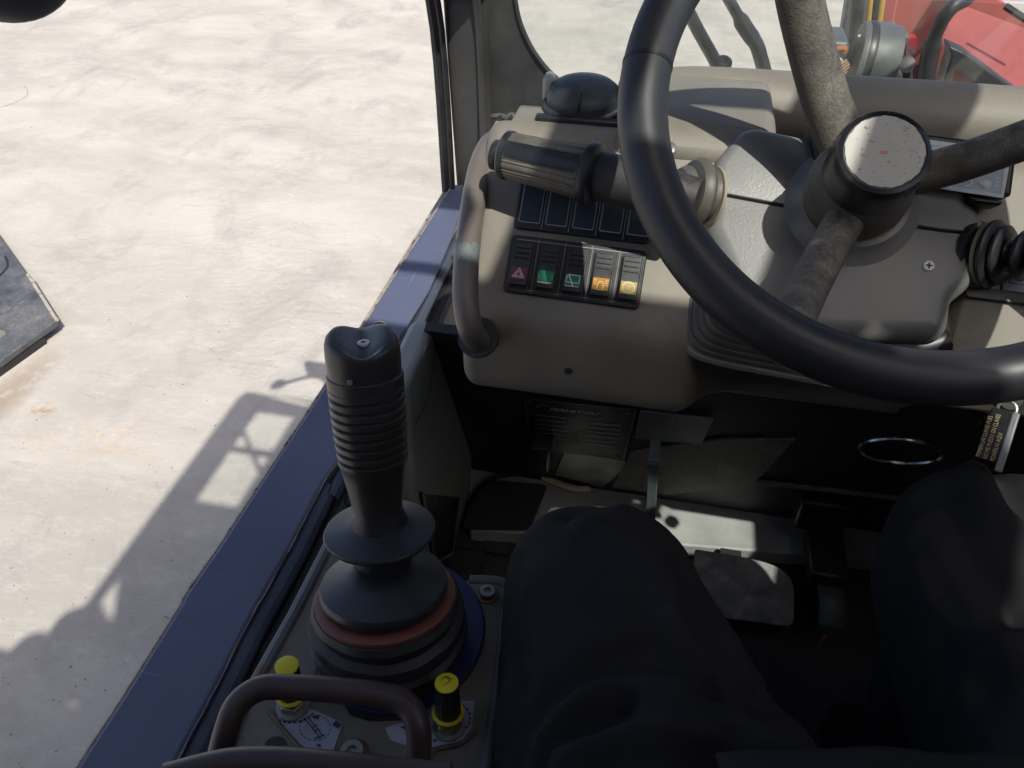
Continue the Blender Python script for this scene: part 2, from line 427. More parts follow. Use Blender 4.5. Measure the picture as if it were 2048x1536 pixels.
M_lensred = mat('lens_red', (.16,.025,.035), .35, var=.1, scale=60, dust=.1)
M_lensgreen = mat('lens_green', (.022,.20,.11), .32, var=.1, scale=60)
M_lensorange = mat('lens_orange', (.43,.19,.012), .38, var=.1, scale=60)
M_lensochre = mat('lens_ochre', (.42,.30,.045), .4, var=.1, scale=60, dust=.2)
M_cream = mat('cream_print', (.70,.58,.38), .5, var=.05)
M_screen = mat('screen_glass', (.45,.52,.57), .16, var=.05, scale=20, spec=.8)
M_screenframe = mat('screen_frame', (.60,.64,.66), .3, var=.05)
M_plate = mat('plate_black', (.013,.013,.014), .45, var=.3, scale=40, dust=.3, dustcol=(.07,.065,.055), dscale=20)
M_plateink = mat('plate_print', (.45,.45,.43), .5, var=.3, scale=140)
M_platealu = mat('plate_alu', (.20,.20,.195), .45, metal=.5, var=.25, scale=30, bump=.25, bscale=260, bdist=.0006)
M_steel = mat('worn_steel', (.16,.19,.195), .5, metal=.3, var=.25, scale=40, col2=(.25,.21,.14), c2scale=60, c2w=.55, scratch=.3)
M_floor = mat('floor_sheet', (.36,.37,.35), .6, var=.22, scale=12, dust=.4, dustcol=(.46,.43,.36), dscale=16, bump=.3, bscale=120, bdist=.001, col2=(.30,.26,.18), c2scale=26, c2w=.68, scratch=.2)
M_mat = mat('rubber_mat', (.035,.037,.037), .7, var=.25, scale=18, dust=.5, dustcol=(.10,.095,.085), dscale=10, bump=.2, bscale=300)
M_kick = mat('kick_sheet', (.065,.064,.060), .5, var=.5, scale=60, dust=.95, dustcol=(.42,.38,.29), dscale=26, bump=1.0, bscale=300, bdist=.0022, dustup=False)  # pale dust that also paints in grazing sunlight
M_pedal = mat('pedal_sheet', (.085,.095,.10), .5, metal=.2, var=.25, scale=16, dust=1.0, dustcol=(.42,.41,.39), dscale=14, dustup=False, dfine=3.1)
M_cloth = mat('navy_cotton', (.0195,.0190,.0205), .9, var=.15, scale=18, bump=.55, bscale=26, bdist=.006, spec=.2, dust=.12, dustcol=(.05,.048,.05), dscale=9, rvar=.03)
M_skin = mat('skin', (.45,.28,.2), .5)
M_seat = mat('seat_vinyl', (.010,.010,.011), .6, var=.2, scale=10, bump=.2, bscale=500)
M_shell = mat('cab_lining', (.045,.045,.044), .7, var=.15, scale=6)
M_redpaint = mat('red_paint', (.33,.083,.068), .45, var=.08, scale=5, dust=.22, dustcol=(.36,.17,.13), dscale=6, bump=.05, bscale=80, spec=.45)
M_redpaint2 = mat('red_paint_deep', (.36,.025,.045), .45, var=.08, scale=6, dust=.1)
M_hose = mat('hose_rubber', (.016,.016,.016), .5, var=.3, scale=20, dust=.3, dustcol=(.12,.11,.10))
M_hoseyellow = mat('hose_yellow', (.42,.27,.04), .5, var=.2, scale=20, dust=.3)
M_blower = mat('blower_plastic', (.075,.082,.084), .5, var=.15, scale=14, dust=.4, dustcol=(.16,.155,.145), dscale=8)
M_coil = mat('coil_copper', (.55,.36,.24), .5, metal=.2, var=.2, scale=60)
M_orangehose = mat('orange_hose', (.32,.12,.035), .5, var=.2, scale=40)
M_palehose = mat('pale_hose', (.55,.50,.34), .5, var=.15, scale=30, dust=.2)
M_olive = mat('olive_fan', (.16,.165,.10), .5)
M_gold = mat('brass', (.55,.40,.13), .3, metal=.8, var=.2, scale=100)
M_tag = mat('tag_black', (.02,.02,.02), .3, var=.1)
M_taggrey = mat('tag_grey', (.20,.20,.20), .4, var=.1)
M_tagink = mat('tag_print', (.55,.42,.24), .5)
M_tanrubber = mat('tan_rubber', (.085,.078,.064), .5, var=.15, scale=26, dust=.3, dustcol=(.24,.215,.165), dscale=16)
M_scuffed = mat('scuffed_black_sheet', (.070,.075,.082), .40, metal=.2, var=.3, scale=7, dust=.7, dustcol=(.24,.22,.19), dscale=8, scratch=.5, bump=.15, bscale=40, bdist=.002, col2=(.30,.27,.22), c2scale=22, c2w=.7)
M_glass = glass_mat('windscreen_glass', (.93,.95,.935), dust=.075)
M_roofglass = glass_mat('roof_glass', (.96,.975,.965), dust=.02)

# ------------------------------------------------------------------ the yard
mb = MB()
mb.grid(lambda u, v: V((-150+300*u, -120+300*v, -EYE)), 3, 3)
g = build('ground', mb, M_ground); tag(g, 'pale dusty concrete yard around the machine', None, None, 'structure')
M_crack = mat('crack_dirt', (.17,.15,.125), .95)
def crack(pts, w, seed):
    r_ = random.Random(seed); P_ = smooth_path([at(x, y, Z=-EYE) for x, y in pts], 10)
    P_ = [p+V((r_.uniform(-.006,.006), r_.uniform(-.006,.006), 0)) for p in P_]
    L_, R_ = [], []
    for i, p in enumerate(P_):
        t = (P_[min(i+1, len(P_)-1)]-P_[max(i-1, 0)]).normalized(); q = V((-t.y, t.x, 0))*w*r_.uniform(.15,1.0)*.5
        L_.append(p+q+V((0,0,.002))); R_.append(p-q+V((0,0,.002)))
    m_ = len(P_); mb = MB(); mb.add(L_+R_, [(i, i+m_, i+1+m_, i+1) for i in range(m_-1)]); build('crack', mb, M_crack, g, smooth=False)
crack([(330,1236), (430,1228), (520,1224), (640,1212)], .006, 1)
crack([(0,215), (30,205), (55,190), (48,172)], .005, 3)
gb_ = MB(); rg = random.Random(21)
for k in range(420):
    p = at(rg.uniform(-60, 900), rg.uniform(0, 1536)**1.0, Z=-EYE); q = rg.uniform(.0015,.0042)*(1.8 if rg.random() < .06 else 1)
    a = [V((p.x+q*cos(j*pi*.4+k)*rg.uniform(.7,1.2), p.y+q*sin(j*pi*.4+k)*rg.uniform(.7,1.2), -EYE)) for j in range(5)]
    gb_.add(a+[V((p.x+q*.1, p.y, -EYE+q*.9))], [(0,1,5),(1,2,5),(2,3,5),(3,4,5),(4,0,5)])
gr_ = build('grit', gb_, mat('grit_stone', (.25,.225,.19), .9, var=.4, scale=3)); tag(gr_, 'tiny stones and grit scattered over the yard', None, None, 'stuff')

# ------------------------------------------------------------------ cab shell: floor, kick wall, pillars, roof with glass, right wall, rear
FZ = -.965
cab = thing('cab_frame', 'dark grey steel cab frame with slim front pillar beside the open doorway', 'cab', (0, .4, FZ))
# roof sheet with skylight opening
RX0, RX1, RY0, RY1, RZ = -.49, .462, -.40, .50, .60
SX0, SX1, SY0, SY1 = -.40, .447, .02, .455
def roof_piece(mb, x0, x1, y0, y1, z0=RZ, z1=RZ+.04):
    mb.box(((x0+x1)/2, (y0+y1)/2, (z0+z1)/2), (x1-x0, y1-y0, z1-z0))
mb = MB()
roof_piece(mb, RX0, SX0, SY0, RY1); roof_piece(mb, SX1, RX1, SY0, RY1)
roof_piece(mb, SX0, SX1, SY1, RY1)
# rear part with a small triangular opening near its left corner
TA, TB, TC = (-.462,-.265), (-.388,-.415), (-.468,-.355)
for q in ([(-.36,SY0), (RX1,SY0), (RX1,-.62), (-.36,-.62)], [(RX0,SY0), (-.36,SY0), (-.36,-.265), TA, (RX0,-.265)], [TA, (-.36,-.265), (-.36,-.62), (-.388,-.62), TB],
          [(RX0,-.265), TA, TC, (RX0,-.355)], [(RX0,-.355), TC, TB, (-.388,-.62), (RX0,-.62)]):
    mb.prism([(a, b, RZ) for a, b in q], (0, 0, .04))
roof_piece(mb, RX1, .53, -.04, RY1); roof_piece(mb, RX1, .53, -.62, -.11)
build('roof', mb, M_shell, cab)
mb = MB(); roof_piece(mb, SX0, SX1, .262, .282, RZ-.012, RZ+.01); build('roof_bar', mb, M_shell, cab)
mb = MB(); roof_piece(mb, .216, .256, .02, .262, RZ-.012, RZ+.01); build('roof_bar', mb, M_shell, cab)
mb = MB(); roof_piece(mb, -.262, .045, SY0, SY1, RZ-.02, RZ+.012); build('roof_light_blocker', mb, M_shell, cab)  # wide member added to keep skylight out of the cab
mb = MB(); mb.prism([V((-.24,.83,-.01)), V((.46,.83,-.01)), V((.46,.53,.60)), V((-.24,.53,.60))], (0,-.006,-.006)); build('sky_blocker', mb, M_shell, cab)  # unseen panel added to cut sky light through the upper windscreen
mb = MB(); roof_piece(mb, .05, .16, .02, .135, RZ-.06, RZ-.002); build('added_roof_box', mb, M_shell, cab, bevel=.01)  # box added under the roof to shade part of the door sill
mb = MB(); mb.box(((SX0+SX1)/2, (SY0+SY1)/2, RZ+.03), (SX1-SX0+.01, SY1-SY0+.01, .004)); build('roof_glass', mb, M_roofglass, cab)
# left front pillar: upright below, leaning back to the roof above
pil = [(-.365, 1.205), (-.362, 1.205)]
def pillar_ring(x0, x1, y, z, dy=.05, dz=0):
    return [V((x0, y, z)), V((x1, y, z)), V((x1, y+dy, z+dz)), V((x0, y+dy, z+dz))]
PB = at(912, 372, Y=1.20); PT = at(884, 0, Y=1.20)
PBr = at(985, 372, Y=1.20); PTr = at(972, 0, Y=1.20)
mb = MB(); mb.loft([pillar_ring(-.36, -.285, 1.20, -.95), pillar_ring(PB.x, PBr.x, 1.20, PB.z), pillar_ring(PT.x, PTr.x, 1.20, PT.z), pillar_ring(-.375, -.305, 1.12, -.22), pillar_ring(-.43, -.37, .86, -.05), pillar_ring(-.45, -.39, .76, .06), pillar_ring(-.47, -.41, .63, .32), pillar_ring(-.49, -.43, .49, .62)])
build('pillar', mb, M_pillar, cab, bevel=.006)
mb = MB()
for k, (dx, w) in enumerate(((-.014, .012), (-.002, .007))):
    A = [V((PB.x+dx-.001, 1.19-k*.006, -.63)), V((PB.x+dx, 1.19-k*.006, PB.z)), V((PT.x+dx, 1.19-k*.006, PT.z)), V((-.385+dx, 1.11-k*.006, -.22)), V((-.44+dx, .85-k*.006, -.05)), V((-.48+dx, .60-k*.006, .36))]
    mb.tube(smooth_path(A, 6), w*.75, 8)
build('door_seal', mb, M_rubber, cab)
mb = MB(); mb.tube(smooth_path([V((PBr.x-.012, 1.192, -.9)), V((PBr.x-.012, 1.192, PB.z)), V((PTr.x-.012, 1.192, PT.z)), V((-.315, 1.11, -.22))], 6), .0065, 8)
build('pillar_trim', mb, M_pillar, cab)
# rear wall and rear-left pillar
mb = MB(); mb.box((0, -.52, -.30), (.96, .04, 1.35)); mb.box((-.40, -.44, 0), (.06, .10, 1.2))
build('rear_wall', mb, M_shell, cab)
mb = MB(); mb.box((-.375,-.30,-.17), (.02,.42,1.53)); build('rear_quarter_blocker', mb, M_shell, cab)  # unseen side panel added to darken the cab interior
# right wall with a tall narrow window at the back and a lower one in front
WX = .505
def wall_yz(mb, pts, t=.02):
    mb.prism([(WX, a, b) for a, b in pts], (t, 0, 0))
mb = MB()
wall_yz(mb, [(-.50,-.97), (1.25,-.97), (1.25,-.12), (.72,-.12), (-.14,-.12), (-.50,-.12)])
wall_yz(mb, [(-.50,-.118), (-.14,-.118), (-.14,.62), (-.50,.62)])
wall_yz(mb, [(.065,.635), (.065,.53), (.10,.44), (.45,.40), (.62,.36), (.60,.50), (.50,.635)])
wall_yz(mb, [(.622,.36), (1.20,-.118), (1.25,-.118), (.66,.50), (.602,.50)])
build('right_wall', mb, M_shell, cab)
mb = MB(); mb.box((WX+.01,-.02,.36), (.02,.24,.22)); build('thigh_shade_bar', mb, M_shell, cab)  # bar added across the window to shade the right thigh
mb = MB(); mb.box((WX+.01, .30, .25), (.004, .9, .74)); build('right_window', mb, M_roofglass, cab)

# floor
fl = thing('floor', 'worn grey sheet steel cab floor with raised footboard', None, (0,.6,FZ), kind='structure')
mb = MB(); mb.prism([(-.31,-.45,FZ), (.50,-.45,FZ), (.50,1.2,FZ), (-.31,1.2,FZ)], (0,0,-.02)); build('floor_sheet', mb, M_mat, fl)
fe = [at(940, 1060, Z=-.935), at(1330, 1086, Z=-.935), at(1440, 1096, Z=-.935), at(1760, 1120, Z=-.935)]
mb = MB(); mb.prism([fe[0], fe[1], fe[2], fe[3], V((.50, 1.0, -.935)), V((-.30, 1.0, -.935))], (0,0,-.028)); build('footboard', mb, M_floor, fl, bevel=.003)
for (px, py, w) in ((990,1045,.045), (965,1100,.045), (960,1118,.04), (1010,1098,.02)):
    c = at(px, py, Z=FZ+.006)
for i in range(3):
    for j in range(4):
        c = V((-.245+.058*i+.01*j, .80-.062*j, FZ+.003))
        mb = MB(); pts = rrect(.042, .042, .006); mb.prism([c+V((a,b,0)) for a,b in pts], (0,0,.004)); build('tread_pad', mb, M_mat, fl)
mpts = [at(925,1060,Z=-.9335), at(948,985,Z=-.9335), at(985,962,Z=-.9335), at(1095,972,Z=-.9335), at(1060,1062,Z=-.9335)]
mb = MB(); mb.prism(round_poly(mpts, .01, 3), (0,0,.004)); build('mat_and_shade', mb, M_mat, fl, bevel=.001)  # mat spread wider so its dark colour paints the footboard's shaded end
# kick wall under the dash: hangs down and away from the driver
K0 = V((0,.728,-.62)); K1 = V((0,.864,-.945)); KD = (K1-K0).normalized(); KN = V((0,-KD.z*-1,0))
KN = V((1,0,0)).cross(-KD).normalized()          # faces the driver
if KN.y > 0: KN = -KN
kw = thing('kick_wall', 'black dusty kick wall below the dashboard', None, (0,.7,-.6), kind='structure')
mb = MB(); mb.prism([K0+V((-.25,0,0))-KD*.1, K0+V((.50,0,0))-KD*.1, K0+V((.50,0,0))+KD*.42, K0+V((-.25,0,0))+KD*.42], -KN*.012)
build('kick_sheet', mb, M_dark, kw)
def kp(x, y, h=.0): return onp((x, y), K0+KN*h, KN)
mb = MB(); mb.prism([kp(1262,905,.003), kp(1440,880,.003), kp(1590,880,.003), kp(1508,968,.003), kp(1330,990,.003), kp(1225,975,.003)], -KN*.003); build('sunlit_dust_sheet', mb, M_kick, kw)  # dusty patch coloured pale to paint in the glancing sun
mb = MB(); mb.prism([kp(1130,902,.003), kp(1262,925,.003), kp(1205,975,.003), kp(1110,950,.003)], -KN*.003); build('lower_plate', mb, M_platealu, kw)
mb = MB(); mb.prism([kp(1060,898,.03), kp(1100,905,.03), kp(1098,948,.03), kp(1050,935,.03)], -KN*.03); build('relay_box', mb, M_black, kw, bevel=.004)
mb = MB(); mb.tube([kp(1512,963,.004), kp(1640,978,.004), kp(1800,997,.004)], .004, 8); build('sheet_lip', mb, M_steel, kw)
for p in ((905,775),(1030,790),(960,845),(1145,740),(1000,858)):
    mb = MB(); mb.lathe([(.006,0),(.006,.003),(.003,.004)], kp(p[0]+40, p[1]+40, .0), KN, 12); build('screw', mb, M_dark, kw)
mb = MB()
e1 = V((1,0,0)); e2 = -KD
c = kp(1803, 903, .002)
mb.tube([c+e1*(.047*cos(a))+e2*(.034*sin(a)) for a in [2*pi*i/40 for i in range(40)]], .003, 8, closed=True)
build('chrome_ring', mb, mat('chrome_edge', (.5,.5,.48), .25, metal=.9, var=.3, scale=60), kw)

# ------------------------------------------------------------------ lower door with blue top rail
SZ = -.60
door = thing('lower_door', 'blue painted lower half door with scratched top rail, left of the joystick', 'door', (-.33, .6, SZ))
O = [at(649,771,Z=SZ), at(560,905,Z=SZ), at(432,1100,Z=SZ), at(404,1139,Z=SZ), at(384,1168,Z=SZ), at(366,1195,Z=SZ), at(362,1206,Z=SZ), at(250,1385,Z=SZ), at(151,1536,Z=SZ)]
I = [at(905,430,Z=SZ), at(690,905,Z=SZ), at(648,960,Z=SZ), at(577,1100,Z=SZ), at(500,1236,Z=SZ), at(420,1395,Z=SZ), at(345,1536,Z=SZ)]
O0 = O[-1] + (O[-1]-O[-2]).normalized()*.30; I0 = I[-1] + (I[-1]-I[-2]).normalized()*.30
Otop = V((O[0].x-.001, 1.21, SZ)); Itop = V((-.318, 1.19, SZ))
outer = [Otop] + O + [O0]; inner = [Itop] + I[1:] + [I0]
mb = MB(); mb.prism(outer + inner[::-1], (0,0,-.03)); build('top_rail', mb, M_blue, door, bevel=.004, seg=3)
# chipped bare metal along the rail's outer edge
mb = MB(); mb.tube([p+V((-.0006,0,-.003)) for p in outer], .0022, 6); build('worn_edge', mb, M_chip, door)
rnd = random.Random(3)
ins = []
for a, b in zip(inner[:-1], inner[1:]):
    nn = max(2, int((b-a).length/.012))
    for k in range(nn): ins.append(a.lerp(b, k/nn)+V((rnd.uniform(-.0006,.0006),0,-.0012)))
mb = MB(); mb.tube(ins, [rnd.uniform(.0002,.0009) for _ in ins], 5); build('scratched_edge', mb, M_chip, door)
mb = MB()
lip = [p+V((.006,0,-.012)) for p in inner]
mb.tube(smooth_path(lip, 3), .0085, 10); build('rail_lip', mb, mat('blue_grey_paint', (.06,.07,.10), .5, var=.2, scale=20, scratch=.4, dust=.2, dustcol=(.15,.14,.13)), door)
mb = MB(); mb.tube(smooth_path([p+V((.022,0,-.028)) for p in inner], 3), .013, 10); build('seal', mb, M_rubber, door)
mb = MB(); mb.prism([p+V((.012,0,-.03)) for p in inner] + [inner[-1]+V((.012,0,-.42)), inner[0]+V((.012,0,-.42))], (-.01,0,0))
build('inner_skin', mb, M_dark, door)
mb = MB(); mb.prism([(-.366,-.1,SZ-.032), (-.366,1.2,SZ-.032), (-.366,1.2,-1.05), (-.366,-.1,-1.05)], (.006,0,0)); build('outer_skin', mb, M_blue, door)
# latch bracket lying on the rail at the far end
BZ = SZ+.007
bk = [at(905,369,Z=BZ), at(928,369,Z=BZ), at(925,405,Z=BZ), at(905,470,Z=BZ), at(858,580,Z=BZ), at(800,672,Z=BZ), at(790,679,Z=BZ), at(716,667,Z=BZ)]
mb = MB(); mb.prism(bk, (0,0,-.006)); build('latch_bracket', mb, M_blue, door, bevel=.0015)
hc = at(758, 651, Z=BZ); mb = MB(); mb.lathe([(.0075,0),(.0075,.0006)], hc, (0,0,1), 20); build('bolt_hole', mb, M_plate, door)
mb = MB(); mb.ribbon(arc(hc, .0082, 0, 2*pi, 24)[:-1], .0015, (0,0,1), .0007, closed=True); build('hole_rim', mb, M_chip, door)
mb = MB(); mb.tube([at(716,667.5,Z=BZ), at(790,680,Z=BZ)], .0016, 6); mb.tube([at(716,667,Z=BZ), at(905,369,Z=BZ)], .0012, 6); build('bracket_edge', mb, M_chip, door)
# pale patch behind the grab handle is sunlight; nothing drawn for it
# ------------------------------------------------------------------ grey side trim between door and dash
st = thing('side_trim', 'grey moulded side trim with open pocket, below the grab handle', 'trim panel', (-.24,.65,-.75))
TX = -.243
poly = [at(872,640,X=TX), at(812,772,X=TX), at(822,865,X=TX), at(828,1005,X=TX), at(840,1160,X=TX), at(925,1160,X=TX), at(938,1020,X=TX), at(945,940,X=TX), at(944,874,X=TX), at(914,690,X=TX)]
for p in poly:
    p.z = max(p.z, FZ+.001)
mb = MB(); mb.prism(round_poly(poly, .02, 4), (-.03,0,0)); build('panel', mb, M_grey, st, bevel=.008, seg=3)
a, b, c, d = at(842,984,X=TX+.003), at(920,991,X=TX+.003), at(903,1105,X=TX+.003), at(868,1125,X=TX+.003)
mb = MB(); mb.prism(round_poly([a,b,c,d], .006, 3), (-.0028,0,0)); build('pocket', mb, M_plate, st)
mb = MB(); mb.ribbon([p+V((.002,0,0)) for p in round_poly([a,b,c,d], .006, 3)], .004, (1,0,0), .001, closed=True); build('pocket_rim', mb, M_grey, st)
mb = MB(); mb.ribbon(smooth_path([at(870,690,X=TX+.002), at(855,790,X=TX+.002), at(828,850,X=TX+.002)], 5), .0025, (1,0,0), .001); build('seam', mb, M_dark, st)

# ------------------------------------------------------------------ dashboard
dash = thing('dashboard', 'dusty beige moulded dashboard behind the steering wheel', 'dashboard', (0,.65,-.4))
DX0, DX1 = -.166, .56
def prof_prism(mb, prof, x0, x1, x0s=None):
    a = [V((x0 + (x0s(y) if x0s else 0), y, z)) for y, z in prof]; b = [V((x1, y, z)) for y, z in prof]
    n = len(a); mb.add(a+b, [tuple(range(n-1,-1,-1)), tuple(range(n,2*n))] + [(i,(i+1) % n,(i+1) % n+n,i+n) for i in range(n)])
body = [(.66,-.52), (.60,-.505), (.556,-.487), (.547,-.468), (.546,-.41), (.549,-.400), (.556,-.389), (.62,-.325), (.662,-.283), (.671,-.2745), (.680,-.2700), (.688,-.270), (.695,-.276), (.699,-.288), (.70,-.32), (.70,-.56)]
def prof3(pr): return [V((0, y, z)) for y, z in pr]
low_front = [(.66,-.50), (.60,-.497), (.556,-.487), (.547,-.468), (.547,-.41), (.550,-.398), (.557,-.388)]
wing = low_front + [(.62,-.325), (.660,-.285), (.672,-.2735), (.684,-.2695), (.694,-.274), (.699,-.288), (.70,-.33), (.70,-.42)]
low_mid = [(.70,-.49), (.632,-.508), (.616,-.503), (.611,-.476), (.585,-.440), (.555,-.402), (.558,-.388)]
cut = low_mid + [(.590,-.372), (.615,-.368), (.64,-.368), (.66,-.370), (.675,-.375), (.69,-.382), (.70,-.40), (.70,-.43)]
low_right = [(.70,-.40), (.62,-.44), (.590,-.454), (.577,-.456), (.572,-.440), (.556,-.404), (.558,-.388)]
rgt = low_right + [(.62,-.325), (.660,-.285), (.672,-.2735), (.684,-.2695), (.698,-.272), (.706,-.285), (.710,-.33), (.710,-.42)]
def ring_at(pr, x, ins=0.0):
    p = round_poly(prof3(pr), .013, 4); m = len(p)
    if ins:
        c_ = sum(p, V((0,0,0)))/m; q = []
        for k in range(m):
            t = (p[(k+1) % m]-p[k-1]); t = t.normalized() if t.length > 1e-9 else V((0,1,0))
            nn = V((1,0,0)).cross(t)
            if nn.dot(c_-p[k]) < 0: nn = -nn
            q.append(p[k]+nn*ins)
        p = q
    return [V((x, a.y, a.z)) for a in p]
mb = MB(); R_ = [ring_at(wing, DX0, .014), ring_at(wing, DX0+.0015, .009), ring_at(wing, DX0+.005, .004), ring_at(wing, DX0+.010, .001), ring_at(wing, DX0+.015)]
R_ += [ring_at(wing, x) for x in (-.10, -.03, .02, .040)] + [[a.lerp(b, f) for a, b in zip(ring_at(wing, x), ring_at(cut, x))] for x, f in ((.046,.10),(.053,.28),(.060,.50),(.068,.72),(.078,.90),(.090,1.0))] + [ring_at(cut, x) for x in (.12, .20, .250)] + [ring_at(rgt, x) for x in (.258, .30, .40, .62)]
mb.loft(R_); build('body', mb, M_beige, dash, angle=50)
# raised centre hump
hump = [(.68,-.36), (.672,-.300), (.657,-.282), (.668,-.268), (.685,-.259), (.71,-.257), (.80,-.258), (.83,-.263), (.85,-.273), (.865,-.289), (.872,-.31), (.872,-.45)]
mb = MB(); prof_prism(mb, hump, -.050, .092, lambda y: (y-.66)*.19)
build('centre_hump', mb, M_beige, dash, bevel=.012, seg=4, angle=40)
# padded roll over the instruments
mb = MB()
roll = [V((-.022,.826,-.297)), V((-.018,.826,-.297)), V((-.005,.826,-.294)), V((.05,.826,-.291)), V((.2,.828,-.291)), V((.4,.832,-.293)), V((.62,.836,-.296))]
rp_ = smooth_path(roll, 6)
mb.tube(rp_, [.039*min(1, sqrt(max(.02, 1-(1-min(1, i/14))**2))) for i in range(len(rp_))], 28, flat=.92); build('padded_roll', mb, M_beige, dash)
mb = MB(); prof_prism(mb, [(.872,-.30), (.872,-.60), (.84,-.60), (.84,-.30)], .09, .62); mb.box((.35,.76,-.355), (.54,.16,.05)); build('recess', mb, M_black, dash)
# fixing screw in a dimple
sc = onp((1336, 296), V((0,.68,-.2615)), V((0,-.6,.8)).normalized())
mb = MB(); mb.lathe([(.0075,-.004),(.0072,.0004),(.006,.001),(.0,.0008)], sc, (0,-.65,.76), 20); build('screw', mb, M_handle, dash)
mb = MB(); mb.box(sc+V((0,-.0012,.0016)), (.0016,.001,.013), X=V((1,0,0)), Y=V((0,-.65,.76)), Z=V((0,.76,.65))); build('screw_slot', mb, M_dark, dash)
# little rear ledge under the vent, and cracked sealant in the corner
mb = MB(); prof_prism(mb, [(.69,-.30), (.69,-.273), (.735,-.273), (.742,-.277), (.742,-.30)], -.148, -.02); build('vent_ledge', mb, M_beige, dash, bevel=.006, seg=3)
for px_ in ((1136,742),):
    c_ = onp(px_, V((0,.5465,-.44)), V((0,-1,0))); mb = MB(); mb.lathe([(.0035,-.001),(.0034,.001),(.002,.0014),(.0,.0012)], c_, (0,-1,0), 14); build('screw', mb, M_dark, dash)
# stepped gaiter where the column enters the dash
GP = at(1390, 690, d=.668); GN = V((0,-.70,.71)).normalized()
for k in range(6):
    q = 11*k
    pts = [(1376+q*1.1, 600-q*.2), (1372+q*1.15, 650-q*.5), (1378+q*1.2, 690-q*.9), (1420+q, 714-q), (1560+q, 742-q), (1700+q, 768-q), (1900, 800-q)]
    mb = MB(); mb.tube(smooth_path([onp(p, GP+GN*(.006*k), GN) for p in pts], 5), .0058, 10)
    build('gaiter_step', mb, M_beige if k == 0 else M_tanrubber, dash)
mb = MB(); mb.prism([onp(p, GP-GN*.006, GN) for p in ((1376,600),(1374,690),(1420,716),(1700,772),(1760,640))], -GN*.03); build('gaiter_base', mb, M_rubber, dash)
mb = MB(); mb.prism([onp(p, GP+GN*.012, GN) for p in ((1440,600),(1436,640),(1470,665),(1640,700),(1680,640))], -GN*.02); build('gaiter_top', mb, M_rubber, dash, bevel=.004)

# ------------------------------------------------------------------ air vent dome on the dash
vt = thing('air_vent', 'dark round air vent dome on the left end of the dashboard', 'air vent', at(1165,235,d=.79))
vb = V((at(1165,236,Y=.735).x, .736, -.271))
mb = MB()
R0 = .0350
vc = vb+V((0,.0,0))
prof = [(R0+.004,-.004), (R0+.004,.004), (R0,.006), (R0,.012), (R0*.995,.013), (R0*.94,.0175), (R0*.80,.0215), (R0*.5,.0245), (R0*.1,.0255)]
mb.lathe(prof, vc, (0,-.10,1), 40); build('dome', mb, mat('vent_plastic', (.030,.034,.038), .5, var=.2, scale=22, dust=.4, dustcol=(.14,.14,.135), dscale=12), vt)
mb = MB(); mb.tube([vc+V((0,-R0-.001,.008)), vc+V((0,-R0*.99-.0015,.0145)), vc+V((0,-R0*.82-.002,.0232)), vc+V((0,-R0*.4-.003,.0272))], [.0010,.0016,.0014,.0006], 6); build('moulding_seam', mb, M_black, vt)
mb = MB(); mb.box(vc+V((0,-.035,-.001)), (.080,.010,.008)); build('base_flange', mb, M_panel, vt, bevel=.002)
mb = MB(); mb.box(vc+V((-.036,.012,.012)), (.010,.02,.026)); build('side_lug', mb, M_grey, vt, bevel=.004)
mb = MB(); mb.box(vc+V((.036,.012,.012)), (.010,.02,.026)); build('side_lug', mb, M_grey, vt, bevel=.004)

# ------------------------------------------------------------------ switch panels and rocker switches
SN = V((0,-.7071,.7071)); SU = V((0,.7071,.7071)); SX_ = V((.9998,-.0135,-.0135)).normalized()
SU = SN.cross(SX_).normalized(); SN = SX_.cross(SU)
SP0 = V((-.066,.585,-.36)) + SN*.0
def sp(x, y, h=0.0): return onp((x, y), SP0+SN*h, SN)
def panel_frame(a):                           # local frame on the sloping switch face
    return frame(a, SX_, SU)
PITCHW = .02415
def make_panel(name, label, corner_bl, w, h):
    t = thing(name, label, 'switch panel', M=panel_frame(corner_bl))
    return t
bl = sp(1005, 584); lw, lh = .1215, .0525
low = make_panel('switch_panel', 'lower black switch panel holding five rocker switches', bl, lw, lh)
mb = MB(); mb.prism([V((a+lw/2, b+lh/2, 0)) for a, b in rrect(lw, lh, .005)], (0,0,.0035)); build('frame', mb, M_panel, low, local=True, bevel=.0015, seg=3)
for i in range(1, 5):
    mb = MB(); mb.box((.0015+PITCHW*i, lh/2, .0036), (.0007, lh*.94, .0006)); build('divider', mb, M_beige, low, local=True)
mb = MB(); mb.box((lw/2, lh-.004, .0037), (lw-.012, .0006, .0004)); mb.box((lw/2, .004, .0037), (lw-.012, .0006, .0004)); build('moulding_line', mb, M_grey, low, local=True)
bl2 = sp(1027, 458)
uh = .0575
upp = make_panel('switch_panel', 'upper black panel of blanked switch bays under the column stalk', bl2, lw, uh)
mb = MB(); mb.prism([V((a+lw/2, b+uh/2, 0)) for a, b in rrect(lw, uh, .005)], (0,0,.0035)); build('frame', mb, M_panel, upp, local=True, bevel=.0015, seg=3)
for i in range(5):
    cx = .0015+PITCHW*(i+.5)
    mb = MB(); mb.box((cx, uh/2+.001, .0040), (.0165, .044, .0016)); build('blanking_plate', mb, M_blank, upp, local=True, bevel=.0005)
    mb = MB(); mb.ribbon([V((a+cx, b+uh/2+.001, .0036)) for a, b in rrect(.0185, .046, .001, n=2)], .0012, (0,0,1), .0004, closed=True); build('bay_rim', mb, M_grey, upp, local=True)
    if i: 
        mb = MB(); mb.box((.0015+PITCHW*i, uh/2, .0036), (.0006, uh*.94, .0006)); build('divider', mb, M_grey, upp, local=True)

